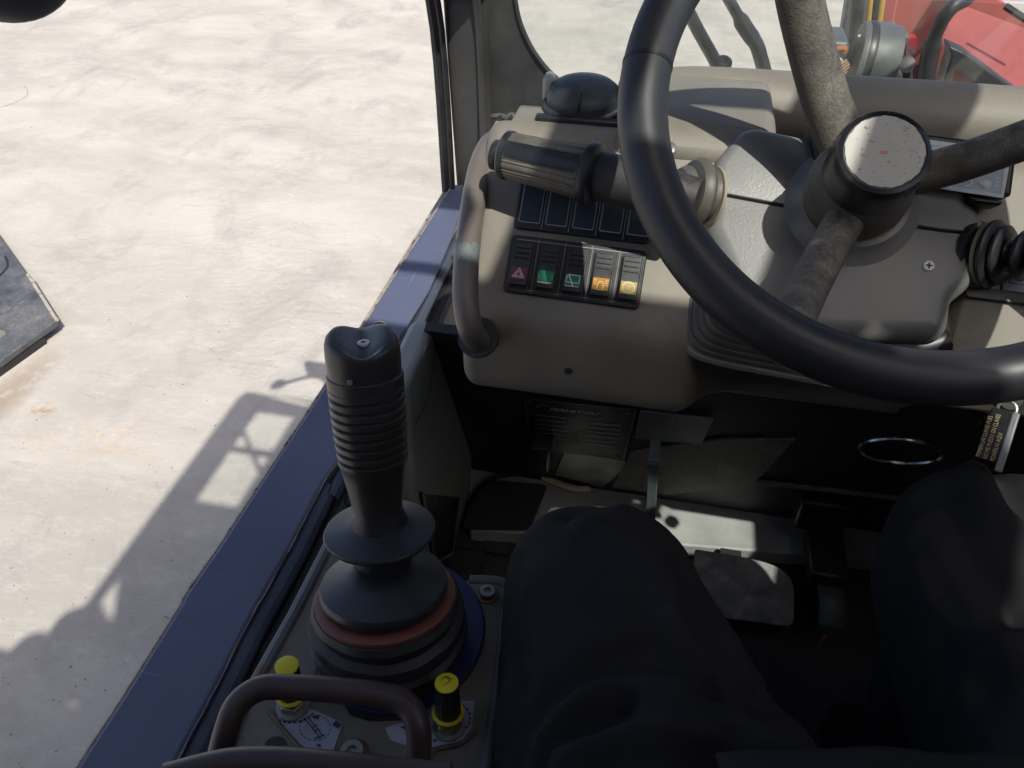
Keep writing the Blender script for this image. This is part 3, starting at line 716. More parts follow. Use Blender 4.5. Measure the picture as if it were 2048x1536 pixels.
def rocker(i, label, lens_mat, tilt, draw, ink):
    cx = .0015+PITCHW*(i+.5); cy = lh/2-.001
    M = panel_frame(bl) @ Matrix.Translation(V((cx, cy, .0036)))
    t = thing('rocker_switch', label, 'switch', M=M, group='rocker switches in the lower panel')
    w, h = .0165, .0385
    mb = MB(); mb.prism([V((a, b, 0)) for a, b in rrect(w+.003, h+.004, .002)], (0,0,.002)); build('bezel', mb, M_panel, t, local=True, bevel=.0006)
    s = tilt
    z0, z1, zm = .0048+s*.003, .0048-s*.003, .0036        # lower edge, upper edge, waist
    # a rocker: two flats meeting at a waist
    P = [(-h/2, .002), (-h/2, z0+.0012), (-h/2+.004, z0+.0016), (0, zm+.0012), (h/2-.004, z1+.0016), (h/2, z1+.0012), (h/2, .002)]
    def zt(y):
        for (ya, za), (yb, zb) in zip(P[1:-1], P[2:-1]):
            if ya <= y <= yb: return za+(zb-za)*(y-ya)/(yb-ya)
        return P[1][1]
    mb = MB(); a = [V((-w/2, y, z)) for y, z in P]; b = [V((w/2, y, z)) for y, z in P]; n = len(P)
    mb.add(a+b, [tuple(range(n)), tuple(range(2*n-1, n-1, -1))] + [(k, k+n, (k+1) % n+n, (k+1) % n) for k in range(n)])
    rk_ = build('rocker', mb, M_panel, t, local=True, bevel=.0008, angle=20)
    for q in range(3):
        y = h/2-.0045-.0045*q
        mb = MB(); mb.box((0, y, zt(y)+.0004), (w*.78, .0014, .0012)); build('grip_bar', mb, M_black, rk_, local=True, bevel=.0003)
    ya, yb = -h/2+.0045, -.0035
    L_ = [V((-w*.42, ya, zt(ya)+.0004)), V((w*.42, ya, zt(ya)+.0004)), V((w*.42, yb, zt(yb)+.0004)), V((-w*.42, yb, zt(yb)+.0004))]
    nn = (L_[1]-L_[0]).cross(L_[3]-L_[0]).normalized()
    mb = MB(); mb.prism(L_, nn*.0006); build('lens', mb, lens_mat, rk_, local=True)
    cy = (ya+yb)/2; X = V((1,0,0)); Y = (L_[3]-L_[0]).normalized(); c = (L_[0]+L_[2])/2+nn*.0007
    mb = MB(); draw(mb, c, X, Y, nn)
    build('symbol', mb, ink, rk_, local=True, smooth=False)
    return t
def d_hazard(mb, c, X, Y, n):
    for r, w in ((.0058, .0011), (.0032, .0009)):
        mb.ribbon([c - Y*.0006 + X*(r*cos(a)) + Y*(r*sin(a)) for a in (pi/2, pi/2+2*pi/3, pi/2+4*pi/3)], w, n, .0002, closed=True)
def d_lamp(mb, c, X, Y, n):
    mb.ribbon([c-Y*.0062-X*.006, c-Y*.0062+X*.006], .0012, n, .0002)
    for sx in (-1, 1):
        for q in (-.001, .001):
            mb.ribbon([c+X*(sx*.0055)+Y*q*.6, c+X*(sx*.0066)+Y*q], .0005, n, .0002)
def d_wiper(mb, c, X, Y, n):
    mb.ribbon([c+X*a+Y*b for a, b in ((-.0056,.004),(-.0056,-.0026),(.0056,-.0026),(.0056,.0048),(-.0048,.0048))], .0009, n, .0002)
    mb.ribbon([c+X*-.004+Y*.0042, c+X*.001-Y*.0058], .001, n, .0003)
    mb.ribbon([c-Y*.0063-X*.006, c-Y*.0063+X*.006], .0007, n, .0002)
def d_beacon(mb, c, X, Y, n):
    c = c-Y*.0008
    mb.ribbon([c+X*a+Y*b for a, b in ((-.0026,-.0042),(-.0024,.0008),(-.0014,.0026),(.0,.0031),(.0014,.0026),(.0024,.0008),(.0026,-.0042))], .0008, n, .0002)
    mb.ribbon([c+X*-.0036-Y*.0048, c+X*.0036-Y*.0048], .0006, n, .0002)
    for s in (-1, 1):
        for k, (b0, b1) in enumerate(((.0035,.0048), (.0018,.0022), (.0002,-.0004))):
            mb.ribbon([c+X*(s*.0036)+Y*b0, c+X*(s*.0064)+Y*b1], .0005, n, .0002)
def d_fan(mb, c, X, Y, n):
    mb.ribbon([c+X*(.0052*cos(a))+Y*(.0052*sin(a)) for a in [2*pi*k/28 for k in range(28)]], .0009, n, .0002, closed=True)
    for k in range(6):
        a = k*pi/3+.3
        mb.ribbon([c+X*(r*cos(a+d))+Y*(r*sin(a+d)) for r, d in ((.0008,0),(.0048,-.28),(.0048,.28))], .0007, n, .0002, closed=True)
    mb.ribbon([c+X*(.0011*cos(a))+Y*(.0011*sin(a)) for a in [2*pi*k/10 for k in range(10)]], .0004, n, .0002, closed=True)
rocker(0, 'hazard rocker switch with white triangle on dark red lens', M_lensred, .35, d_hazard, M_white)
rocker(1, 'rocker switch with plain green lens, between hazard and wiper switches', M_lensgreen, .9, d_lamp, M_cream)
rocker(2, 'rocker switch with white wiper symbol on green lens', M_lensgreen, 1.0, d_wiper, M_white)
rocker(3, 'rocker switch with beacon lamp symbol on orange lens', M_lensorange, .6, d_beacon, M_cream)
rocker(4, 'rocker switch with round fan symbol on ochre lens', M_lensochre, .4, d_fan, M_cream)
# right hand panel, beyond the column
blr = sp(1925, 592)
rp = make_panel('switch_panel', 'glossy switch panel right of the steering column, sheen painted pale', blr, .16, .05)
mb = MB(); mb.prism([V((a+.08, b+.026, 0)) for a, b in rrect(.16, .056, .004)], (0,0,.0035)); build('frame', mb, M_panel, rp, local=True, bevel=.0015)
M_sheenpanel = mat('switch_sheen', (.21,.26,.28), .35, var=.08)  # pale colour paints in the reflected sheen on the bays
for i in range(5):
    mb = MB(); mb.box((.012+.0285*i+.0, .0285, .0042), (.0265, .042, .002)); build('bay', mb, M_sheenpanel, rp, local=True, bevel=.0005)
    mb = MB(); mb.ribbon([V((.012+.0285*i+a, .030+b, .0053)) for a, b in rrect(.018, .032, .001, n=2)], .0008, (0,0,1), .0002, closed=True); build('rocker_outline', mb, M_dark, rp, local=True)
yl = sp(2004, 556, .006)
mb = MB(); mb.box(panel_frame(blr).inverted() @ yl, (.010, .010, .0012)); build('yellow_symbol', mb, mat('amber_symbol', (.75,.50,.08), .4), rp, local=True)

# ------------------------------------------------------------------ instrument cluster
CN = V((0,-.80,.60)).normalized(); CP = at(1970, 370, d=.626)
def cp(x, y, h=0.0): return onp((x, y), CP+CN*h, CN)
ic = thing('instrument_cluster', 'glossy instrument display showing pale symbols behind the steering wheel', 'instrument display', CP)
face = [cp(1612,247), cp(1800,268), cp(2032,300), cp(2019,330), cp(2010,400), cp(1934,388), cp(1720,352), cp(1625,330)]
mb = MB(); mb.prism([p+CN*.012 for p in face], -CN*.03); build('housing', mb, M_black, ic, bevel=.003)
cen = sum(face, V((0,0,0)))/8
def shrink(p, k): return cen+(p-cen)*k
gface = [cp(1690,262,.0145), cp(1800,276,.0145), cp(2026,306,.0145), cp(2016,330,.0145), cp(2006,394,.0145), cp(1938,383,.0145), cp(1720,348,.0145)]
mb = MB(); mb.prism(gface, -CN*.002); build('glass', mb, M_screen, ic)
mb = MB(); mb.ribbon([cen+(p-cen)*.985+CN*.0002 for p in gface], .0035, CN, .0004, closed=True); build('screen_border', mb, M_screenframe, ic)
mb = MB(); mb.prism([cp(1936,392,.016), cp(2010,402,.016), cp(2002,411,.016), cp(1950,406,.016)], -CN*.02); build('lower_bezel', mb, M_black, ic, bevel=.002)
mb = MB()
def cpi(x, y): return cp(x, y, .0152)
mb.ribbon(smooth_path([cpi(1929,372), cpi(1938,371), cpi(1944,366), cpi(1942,361), cpi(1930,361)], 4), .0012, CN)
mb.ribbon([cpi(1960,361), cpi(1962,370), cpi(1968,364)], .0010, CN)
for r in (5, 9): mb.ribbon([cpi(1973+r*cos(a), 368+r*.75*sin(a)) for a in [2*pi*k/18 for k in range(18)]], .0009, CN, closed=True)
mb.ribbon([cpi(1973+1.5*cos(a), 368+1.5*sin(a)) for a in [2*pi*k/8 for k in range(8)]], .001, CN, closed=True)
for k in range(3): mb.ribbon([cpi(1992-k, 358+7*k), cpi(1999-k, 357+7*k)], .0008, CN)
build('display_symbols', mb, M_white, ic, smooth=False)

# ------------------------------------------------------------------ steering column shroud
WS = .946
W = V((.163,.55,-.181))*WS; WT = radians(40.6)
WN = V((0,-sin(WT),cos(WT))); WU = V((0,cos(WT),sin(WT))); WX_ = V((1,0,0))
def wp(x, y, k): return onp((x, y), W-WN*k, WN)
col = thing('steering_column', 'grey plastic steering column shroud split into two shells', 'steering column', W-WN*.17)
KS = .162
line = [(1421,384), (1490,397), (1560,410), (1640,424), (1760,442), (1880,460), (1978,470)]
up_ = [(1421,384), (1424,345), (1428,322), (1446,300), (1470,268), (1486,254), (1512,249), (1640,276), (1800,318), (1905,348), (1932,372), (1938,398), (1966,420), (1980,450), (1978,470)]
lo_ = [(1421,384), (1414,420), (1410,455), (1425,480), (1440,520), (1470,600), (1560,650), (1650,668), (1760,672), (1888,673), (1908,650), (1914,592), (1940,575), (1966,548), (1974,505), (1978,470)]
def shell(name, outline, kf, depth, rad, flatpart, shift):
    """a moulded half shell: the outline lies on the sloping plane, its outer edges roll over with radius rad, the joint edge stays crisp"""
    P2 = []
    fl_ = []
    for k in range(len(outline)):
        a, b = outline[k], outline[(k+1) % len(outline)]
        n_ = max(1, int(hypot(b[0]-a[0], b[1]-a[1])/9))
        for q in range(n_):
            P2.append((a[0]+(b[0]-a[0])*q/n_, a[1]+(b[1]-a[1])*q/n_)); fl_.append(1.0 if (k in flatpart) else 0.0)
    pts = [wp(x, y, kf) + WU*shift for x, y in P2]; m = len(pts)
    for _ in range(2):                         # ease the outer corners a little
        pts = [pts[i] if fl_[i] or fl_[i-1] else (pts[i-1]+pts[i]*2+pts[(i+1) % m])*.25 for i in range(m)]
    rr = [rad*(1-f)+.0012*f for f in fl_]
    for _ in range(10): rr = [min(rr[i], .001+(rr[i-1]+rr[i]+rr[(i+1) % m])/3) if not fl_[i] else rr[i] for i in range(m)]
    area = sum((pts[i]-pts[0]).cross(pts[(i+1) % m]-pts[0]).dot(WN) for i in range(m))
    nor = []
    for i in range(m):
        t = (pts[(i+1) % m]-pts[i-1]).normalized(); q = WN.cross(t)
        nor.append(q if area > 0 else -q)
    for _ in range(6): nor = [(nor[i-1]+nor[i]*2+nor[(i+1) % m]).normalized() for i in range(m)]
    rings = [[pts[i]-WN*depth for i in range(m)]]
    for k in range(8):
        a = pi/2*k/7
        rings.append([pts[i] + nor[i]*(rr[i]*(1-cos(a))) - WN*(rr[i]*(1-sin(a))*1.25) for i in range(m)])
    mb = MB(); mb.loft(rings)
    return build(name, mb, M_shroud, col, angle=50)
nl = len(line)-1
shell('upper_shell', up_ + line[-2:0:-1], KS, .085, .011, set(range(len(up_)-1, len(up_)-1+nl)), .0012)
lso = shell('lower_shell', lo_ + line[-2:0:-1], KS, .095, .015, set(range(len(lo_)-1, len(lo_)-1+nl)), -.0012)
mb = MB(); mb.prism([wp(x, y, KS+.006) for x, y in ((1440,330),(1500,270),(1900,360),(1955,440),(1955,520),(1890,560),(1880,650),(1660,640),(1480,590),(1430,470))], -WN*.07); build('inner_core', mb, M_black, col)
mb = MB(); cs = wp(1857, 532, KS); mb.lathe([(.0048,-.001),(.0046,.0008),(.0038,.0014),(.0,.0014)], cs, WN, 20); build('screw', mb, M_silver, lso)
mb = MB(); mb.box(cs+WN*.0016, (.005,.0011,.0006), X=WX_, Y=WU, Z=WN); mb.box(cs+WN*.00165, (.0011,.005,.0006), X=WX_, Y=WU, Z=WN); build('screw_recess', mb, M_dark, lso)
mb = MB(); mb.lathe([(.054,-.1625),(.049,-.159),(.044,-.153),(.042,-.146)], W, WN, 40); build('neck_swell', mb, M_shroud, col)
mb = MB(); mb.lathe([(.042,-.170),(.042,-.148),(.038,-.146),(.035,-.145),(.031,-.12)], W, WN, 40); build('neck', mb, M_tanrubber, col)
# dark tilt-clamp skirt seen at the right underside of the shroud
mb = MB(); mb.prism([wp(1912,590,.215), wp(1950,590,.215), wp(1935,650,.215), wp(1900,690,.215), wp(1800,700,.215), wp(1750,676,.215)], -WN*.06); build('clamp_skirt', mb, M_blower, col, bevel=.006)
mb = MB(); mb.tube(smooth_path([wp(1700,672,.195), wp(1760,690,.195), wp(1830,696,.195), wp(1890,680,.195)], 6), .012, 14); build('lower_rim', mb, M_black, col)

# ------------------------------------------------------------------ steering wheel
sw = thing('steering_wheel', 'black three spoke steering wheel with dusty textured spokes', 'steering wheel', W)
RR = .175
mb = MB(); mb.tube([W + WX_*(RR*cos(a)) + WU*(RR*sin(a)) for a in [2*pi*i/128 for i in range(128)]], .0163, 24, closed=True, up=WN); build('rim', mb, M_rim, sw)
# moulding seam in the rim
for sa in (176.5,):
    a = radians(sa); cpt = W + WX_*(RR*cos(a)) + WU*(RR*sin(a)); tn = (-WX_*sin(a) + WU*cos(a))
    mb = MB(); mb.lathe([(.0158,-.0016),(.01665,-.0012),(.01665,.0012),(.0158,.0016)], cpt, tn, 28); build('rim_seam', mb, M_plate, sw)
def spoke(ang, w0, w1, fl):
    a = radians(ang); d = WX_*cos(a) + WU*sin(a)
    pts = [W - WN*.122 + d*.012, W - WN*.115 + d*.038, W - WN*.098 + d*.071, W - WN*.058 + d*.118, W - WN*.021 + d*.151, W - WN*.004 + d*.170]
    p = smooth_path(pts, 5); n = len(p)
    rs = [.95*(w0+(w1-w0)*i/(n-1)) for i in range(n)]
    rs = [r*(1+.25*max(0, (i/(n-1)-.8)/.2)**2) for i, r in enumerate(rs)]
    mb = MB(); mb.tube(p, rs, 20, flat=fl, up=WN); return build('spoke', mb, M_spoke, sw)
spoke(127, .0205, .0165, .8)
spoke(14, .0165, .0135, .85)
spoke(-114, .0160, .0140, .9)
HO = V((-.0055,-.001,-.003))
M_scr = mat('badge_scratch', (.13,.125,.115), .6)
mb = MB(); mb.lathe([(.030,-.150),(.037,-.142),(.040,-.128),(.039,-.114),(.035,-.102),(.032,-.095)], W+HO, WN, 40); build('hub', mb, M_spoke, sw)
mb = MB(); mb.lathe([(.0326,-.106),(.0331,-.100),(.0333,-.072),(.0327,-.0662),(.0312,-.0629),(.0284,-.0615),(.0276,-.0624),(.0,-.0624)], W+HO, WN, 56); hco = build('hub_cap', mb, M_cap, sw)
mb = MB(); rb = random.Random(5)
mb.lathe([(.0268,-.0623),(.0267,-.0618),(.0,-.0617)], W+HO, WN, 64, rmod=lambda t, h: 1+.012*sin(9*t)+.010*sin(23*t+1)); build('badge', mb, M_badge, hco)
mb = MB()
for k in range(70):
    a = rb.uniform(0, 2*pi); r = .0255*sqrt(rb.uniform(.05,.95)); c = W+HO-WN*.0616+WX_*(r*cos(a))+WU*(r*sin(a))
    q = rb.uniform(-.5,.5); l = rb.uniform(.0002,.0017)*rb.random()
    mb.ribbon([c-(WX_*cos(q)+WU*sin(q))*l, c+(WX_*cos(q)+WU*sin(q))*l], rb.uniform(.0002,.0006), WN, .0003)
build('badge_scratches', mb, M_scr, hco, smooth=False)
mb = MB(); c = W+HO-WN*.0616-WX_*.0005-WU*.001
mb.ribbon([c-WX_*.0022, c+WX_*.0022], .002, WN, .0004); build('badge_mark', mb, mat('faded_red', (.50,.16,.15), .5), hco, smooth=False)

# ------------------------------------------------------------------ left column stalk
lv = thing('column_stalk', 'black ribbed column stalk with round end button, lit by sun', 'control stalk', at(1100,335,d=.62))
E0 = at(1003, 308, d=.655); E1 = at(1300, 376, d=.615); ax = (E1-E0).normalized(); L0 = (E1-E0).length
seg = 84
tocam = (-(E0+E1)*.5).normalized()
side = ax.cross(tocam).normalized()
refd = (tocam*.9 + V((0,0,1))*.4); refd = (refd-ax*refd.dot(ax)).normalized()
def ribs(t, h):
    # a smooth flat strip towards the top, fine grooves elsewhere
    tt = (t+pi) % (2*pi)-pi
    if -.30 < tt < .42: return .985 - .02*cos(tt*4)
    return 1.0 + (.018 if int((t/(2*pi))*seg) % 2 == 0 else -.018)
G = .0192; gl = L0*.58
mb = MB(); mb.lathe([(G*.90,.004),(G,.008),(G*1.02,gl*.5),(G*1.12,gl)], E0, ax, seg, ref=refd, rmod=ribs); build('grip', mb, mat('grip_plastic', (.105,.094,.072), .45, var=.3, scale=60, dust=.4, dustcol=(.30,.265,.19), dscale=20), lv)
gra = (refd - ax*refd.dot(ax)).normalized(); grb = ax.cross(gra)
mb = MB(); mb.grid(lambda u, v: E0 + ax*(.010+(gl-.013)*u) + (gra*cos(-.30+.72*v)+grb*sin(-.30+.72*v))*(G*(1.0+.10*u)*1.0+.0006), 10, 9); build('smooth_strip', mb, M_cap, lv)
mb = MB(); mb.lathe([(G*.2,.001),(G*.96,.002),(G*1.06,.004),(G*1.06,.008),(G*.96,.0095)], E0, ax, 48); build('end_ring', mb, M_black, lv)
mb = MB(); mb.lathe([(G*.15,-.0085),(G*.50,-.0085),(G*.66,-.007),(G*.68,-.003),(G*.60,.002)], E0-V((0,0,.002)), ax, 36); build('end_button', mb, M_black, lv)
mb = MB(); mb.lathe([(G*1.05,gl-.002),(G*1.34,gl+.001),(G*1.40,gl+.005),(G*1.36,gl+.009),(G*1.05,gl+.012)], E0, ax, 48); build('collar', mb, M_black, lv)
mb = MB(); mb.lathe([(G*1.02,gl+.010),(G*1.06,L0*.8),(G*1.0,L0*1.05),(G*.8,L0*1.3)], E0, ax, 40); build('shaft', mb, M_rubber, lv)
# dusty bellows where the stalk enters the shroud
B0 = at(1352, 380, d=.622); B1 = at(1418, 392, d=.631); bx = (B1-B0).normalized(); bl_ = (B1-B0).length
mb = MB()
prof = [(.016,-.006)]
for c, r in ((.22,.0205), (.58,.0285), (1.0,.022)):
    h = bl_*c; prof += [(r-.012, h-.0085), (r-.003, h-.006), (r, h-.0015), (r, h+.0015), (r-.003, h+.005), (r-.012, h+.007)]
mb.lathe(prof, B0, bx, 40); build('bellows', mb, M_tanrubber, lv)
mb = MB(); rw = at(1413, 394, d=.631); mb.lathe([(.018,0),(.0255,.001),(.0255,.0035),(.018,.004)], rw, bx, 36); build('cream_washer', mb, mat('cream_plastic', (.27,.24,.17), .5, var=.1), lv)

# right stalk with black bellows
rs_ = thing('column_stalk', 'black rubber bellows of the right stalk at the edge of view', 'control stalk', at(1990,510,d=.60))
R0_ = at(1962, 508, d=.625); R1_ = at(2048, 512, d=.60); rx = (R1_-R0_).normalized()
mb = MB(); prof = [(.020,-.006), (.024,0)]
for h, r in ((.009,.0275), (.0165,.0235), (.031,.0200), (.043,.017)):
    prof += [(r-.010, h-.0052), (r-.003, h-.0038), (r, h-.001), (r, h+.001), (r-.003, h+.0034), (r-.010, h+.0046)]
prof += [(.010,.06), (.010,.14)]
mb.lathe(prof, R0_, rx, 40); build('bellows', mb, M_black, rs_)
mb = MB(); mb.lathe([(.020,-.003),(.0255,-.001),(.0255,.002),(.020,.003)], R0_+rx*.0035, rx, 40); build('cream_washer', mb, MATS['cream_plastic'], rs_)
mb = MB(); mb.lathe([(.019,-.010),(.0262,-.008),(.0262,-.003),(.019,-.001)], R0_, rx, 40); build('base_collar', mb, M_rubber, rs_)

# ------------------------------------------------------------------ grab handle
gh = thing('grab_handle', 'brown steel grab handle with chipped paint beside the dashboard', 'grab handle', at(935,500,d=.66))
gpts = [at(1035,282,d=.765), at(1010,276,d=.76), at(984,285,d=.745), at(966,318,d=.725), at(953,370,d=.705), at(942,440,d=.685), at(933,520,d=.668), at(931,590,d=.66), at(937,640,d=.66), at(946,668,d=.67), at(965,690,d=.70)]
GPATH = smooth_path(gpts, 7)
mb = MB(); mb.tube(GPATH, [.0092+.0020*min(1, i/(len(GPATH)*.35)) for i in range(len(GPATH))], 22); build('bar', mb, M_handle, gh)
# flaked paint patch
i0 = int(len(GPATH)*.56)
M_flake = mat('flaked_primer', (.13,.15,.145), .55, var=.1, scale=60)
rr_ = random.Random(11)
mb = MB()
P0_, P1_ = GPATH[i0-1], GPATH[i0+11]; gax = (P1_-P0_).normalized(); gv = (-(P0_+P1_)*.5); gv = (gv-gax*gv.dot(gax)).normalized(); gb = gax.cross(gv)
for k in range(11):
    t0 = -1.15+2.3*k/10
    lead = .010*abs(t0)**1.2
    l0 = .012-lead*.2+rr_.uniform(-.002,.002) - .012*abs(t0)*.3
    l1 = .030-.013*abs(t0)**1.2+rr_.uniform(-.004,.004)
    n_ = 5; ptsL = []; ptsR = []
    def gpt(l, t):
        f = l/(P1_-P0_).length*12; j = max(0, min(11, int(f))); c = GPATH[i0-1+j].lerp(GPATH[i0+j], f-j)
        return c + (gv*cos(t)+gb*sin(t))*.01142
    q = [gpt(l0+(l1-l0)*u/4, t0-.13) for u in range(5)] + [gpt(l0+(l1-l0)*u/4, t0+.13) for u in range(4,-1,-1)]
    mb.add(q, [(u, u+1, 8-u, 9-u) for u in range(4)])
build('flaked_paint', mb, M_flake, gh)
mb = MB(); mb.lathe([(.019,0),(.019,.003),(.012,.004)], at(958,676,d=.69), (at(946,668,d=.67)-at(965,690,d=.70)), 24); build('mount_collar', mb, M_rubber, gh)
mb = MB(); mb.lathe([(.016,0),(.016,.006),(.010,.008)], at(1030,281,d=.764), (at(984,285,d=.745)-at(1035,282,d=.765)), 24); build('mount_collar', mb, M_rubber, gh)

# ------------------------------------------------------------------ joystick console
CZ = -.545
cons = thing('control_console', 'dirty olive metal console plate carrying the joystick', 'control console', (-.16,.30,-.7))
top = [at(690,1040,Z=CZ), at(930,1162,Z=CZ), at(1004,1166,Z=CZ), at(1012,1190,Z=CZ), at(962,1560,Z=CZ), at(430,1560,Z=CZ), at(500,1400,Z=CZ)]
top[-2] = at(430,1600,Z=CZ); top[-3] = at(955,1600,Z=CZ)
mb = MB(); mb.prism(round_poly(top, [.01,.01,.012,.012,.004,.004,.01], 4), (0,0,-.012)); build('top_plate', mb, M_console, cons, bevel=.003)
# rounded rim along the right and left edge
ed = [at(935,1160,Z=CZ), at(985,1162,Z=CZ), at(1006,1170,Z=CZ), at(1011,1195,Z=CZ), at(995,1340,Z=CZ), at(975,1480,Z=CZ), at(958,1600,Z=CZ)]
mb = MB(); mb.tube(smooth_path([p+V((.0015,.001,-.003)) for p in ed], 5), .0055, 12); build('side_rim', mb, M_edgeblue, cons)
mb = MB(); mb.tube([p+V((-.003,0,-.002)) for p in (at(690,1040,Z=CZ), at(595,1230,Z=CZ), at(500,1400,Z=CZ), at(430,1600,Z=CZ))], .006, 10); build('side_rim', mb, M_edgeblue, cons)
mb = MB(); mb.prism([V((p.x+(.004 if i in (1,2,3,4) else -.004), p.y, CZ-.013)) for i, p in enumerate(top)], (0,0,-.40)); build('pedestal', mb, M_grey, cons)
def bolt(p, r, h, ax_, m_, name='bolt', hexh=False, washer=True):
    if washer:
        mb = MB(); mb.lathe([(r*1.35,0),(r*1.35,.0015),(r*.9,.002)], p, ax_, 24); build('washer', mb, M_rustbolt, cons)
    mb = MB(); mb.lathe([(r,.0015),(r,h*.85),(r*.9,h),(r*.45,h),(r*.4,h*.55),(r*.05,h*.5)], p, ax_, 24); build(name, mb, m_, cons)
ZU = V((0,0,1))
bolt(at(975,1190,Z=CZ), .0068, .007, ZU, M_bolt)
bolt(at(706,1510,Z=CZ), .0085, .007, ZU, M_bolt)
bolt(at(640,1346,Z=CZ+.004), .0075, .002, ZU, M_rustbolt, washer=False)
bolt(at(868,1385,Z=CZ), .0075, .002, ZU, M_rustbolt, washer=False)
# dial labels
lz = CZ+.0008
LA = [at(548,1440,Z=lz), at(590,1405,Z=lz), at(628,1420,Z=lz), at(686,1446,Z=lz), at(664,1508,Z=lz), at(648,1516,Z=lz), at(605,1492,Z=lz)]
mb = MB(); mb.prism(LA, (0,0,-.0006)); build('dial_label', mb, M_label, cons)
LB = [at(866,1402,Z=lz), at(949,1401,Z=lz), at(944,1455,Z=lz), at(925,1480,Z=lz), at(840,1500,Z=lz), at(780,1480,Z=lz), at(770,1456,Z=lz), at(800,1446,Z=lz), at(855,1450,Z=lz)]
mb = MB(); mb.prism(LB, (0,0,-.0006)); build('dial_label', mb, M_label, cons)
mb = MB()
def pc(x, y): return at(x, y, Z=lz+.0004)
def dashes(cx, cy, rx_, ry_, a0, a1, n, w):
    for k in range(n):
        b0 = a0+(a1-a0)*k/n; b1 = b0+(a1-a0)/n*.62
        mb.ribbon([pc(cx+rx_*cos(b0+(b1-b0)*q/3), cy+ry_*sin(b0+(b1-b0)*q/3)) for q in range(4)], w, ZU, .0001)
dashes(630, 1456, 31, 25, .1, 2*pi, 18, .0006)
dashes(582, 1409, 50, 36, .5, 2.2, 8, .0014)
dashes(898, 1436, 42, 34, -.9, 1.9, 10, .0014)
mb.add([pc(622,1434), pc(638,1429), pc(637,1440)], [(0,1,2)]); mb.add([pc(800,1455), pc(812,1450), pc(812,1460)], [(0,1,2)])
mb.ribbon([pc(612,1440), pc(640,1476)], .0007, ZU); mb.ribbon([pc(618,1437), pc(646,1472)], .0007, ZU); mb.ribbon([pc(628,1478), pc(650,1470)], .0009, ZU)
mb.ribbon([pc(622,1455), pc(636,1450)], .0006, ZU); mb.ribbon([pc(628,1463), pc(641,1458)], .0006, ZU)
mb.ribbon([pc(634,1490), pc(642,1493)], .0016, ZU); mb.ribbon([pc(640,1503), pc(662,1507)], .0006, ZU)
mb.ribbon([pc(668,1446), pc(680,1452)], .004, ZU); mb.ribbon([pc(866,1483), pc(874,1480)], .0012, ZU)
build('dial_print', mb, M_ink, cons, smooth=False)['kind'] = 'stuff'
mb = MB(); mb.tube(smooth_path([pc(535,1420), pc(600,1495), pc(640,1522), pc(668,1518), pc(690,1490)], 5), .0015, 6); build('label_plate_edge', mb, M_rustbolt, cons); mb = MB(); mb.tube(smooth_path([pc(860,1525), pc(870,1500), pc(920,1488), pc(950,1462)], 5), .0015, 6); build('label_plate_edge', mb, M_rustbolt, cons)
# dark patch painting the shade in front of the joystick ring
mb = MB(); mb.prism([pc(690,1412), pc(760,1408), pc(840,1418), pc(812,1440), pc(740,1442), pc(700,1430)], (0,0,-.0002)); build('ring_shadow_patch', mb, M_plate, cons)

# ------------------------------------------------------------------ joystick
jb = V((-.160,.302,CZ)); jt = V((-.178,.371,-.304)); ja = (jt-jb).normalized(); JL = (jt-jb).length
joy = thing('joystick', 'black ribbed joystick with rubber boot and saddle shaped top', 'joystick', jb)
mb = MB(); mb.lathe([(.040,0),(.0690,.0),(.0690,.003),(.0674,.0042),(.040,.0042)], jb+V((.001,.0145,0)), (0,0,1), 64); build('base_ring', mb, M_bluering, joy)
# boot: bellows bending from the vertical to the stick's lean
def lean_lathe(mb, prof, seg=48, rm=None):
    rings = []
    for r, h in prof:
        t = min(1, h/.075); axv = V((0,0,1)).lerp(ja, t*t*(3-2*t)).normalized()
        o = jb + V((.001,.001*(1-t),0)) + V((0,0,1))*h*(1-.5*t) + ja*h*(.5*t)
        a = (V((1,0,0))-axv*axv.x).normalized(); b = axv.cross(a)
        rings.append([o+(a*cos(2*pi*k/seg)+b*sin(2*pi*k/seg))*(r*(rm(2*pi*k/seg, h) if rm else 1)) for k in range(seg)])
    mb.loft(rings)
mb = MB()
lean_lathe(mb, [(.0500,.002),(.0520,.006),(.0545,.011),(.0540,.0145),(.0515,.0165),(.0560,.0195),(.0590,.0235),(.0588,.0280),(.0545,.0310),(.0575,.0340),(.0588,.0380),(.0575,.0430),(.0520,.0460),(.0540,.0500),(.0550,.054),(.0525,.058),(.0470,.0595),(.0420,.058)], 72, lambda t, h: 1+.010*sin(3*t+h*90)+.006*sin(7*t+h*210)+.004*sin(13*t-h*150)); build('boot', mb, M_rubber, joy)
mb = MB(); lean_lathe(mb, [(.0440,.058),(.0515,.0590),(.0515,.0615),(.0495,.0625),(.0440,.0625)]); build('red_lip', mb, M_red, joy)
M_disc = mat('disc_plastic', (.026,.029,.036), .42, var=.15, scale=18, dust=.3, dustcol=(.12,.10,.085), dscale=16)
mb = MB(); lean_lathe(mb, [(.040,.062),(.0450,.0650),(.0470,.0690),(.0470,.0715),(.0455,.0745),(.0250,.0840),(.0215,.0860),(.0150,.0862)]); build('lower_disc', mb, M_disc, joy)
mb = MB(); mb.lathe([(.0215,.084),(.0205,.095),(.021,.102),(.018,.108)], jb, ja, 40); build('collar', mb, M_rubber, joy)
mb = MB(); mb.lathe([(.030,.1035),(.0385,.1060),(.0405,.1095),(.0398,.1110),(.0360,.1122),(.0270,.1136),(.0205,.1165),(.0182,.1230),(.0170,.1400)], jb, ja, 56); build('flange', mb, M_disc, joy)
GB = jb + V((0,.0,0))
s0, s1 = .128, JL
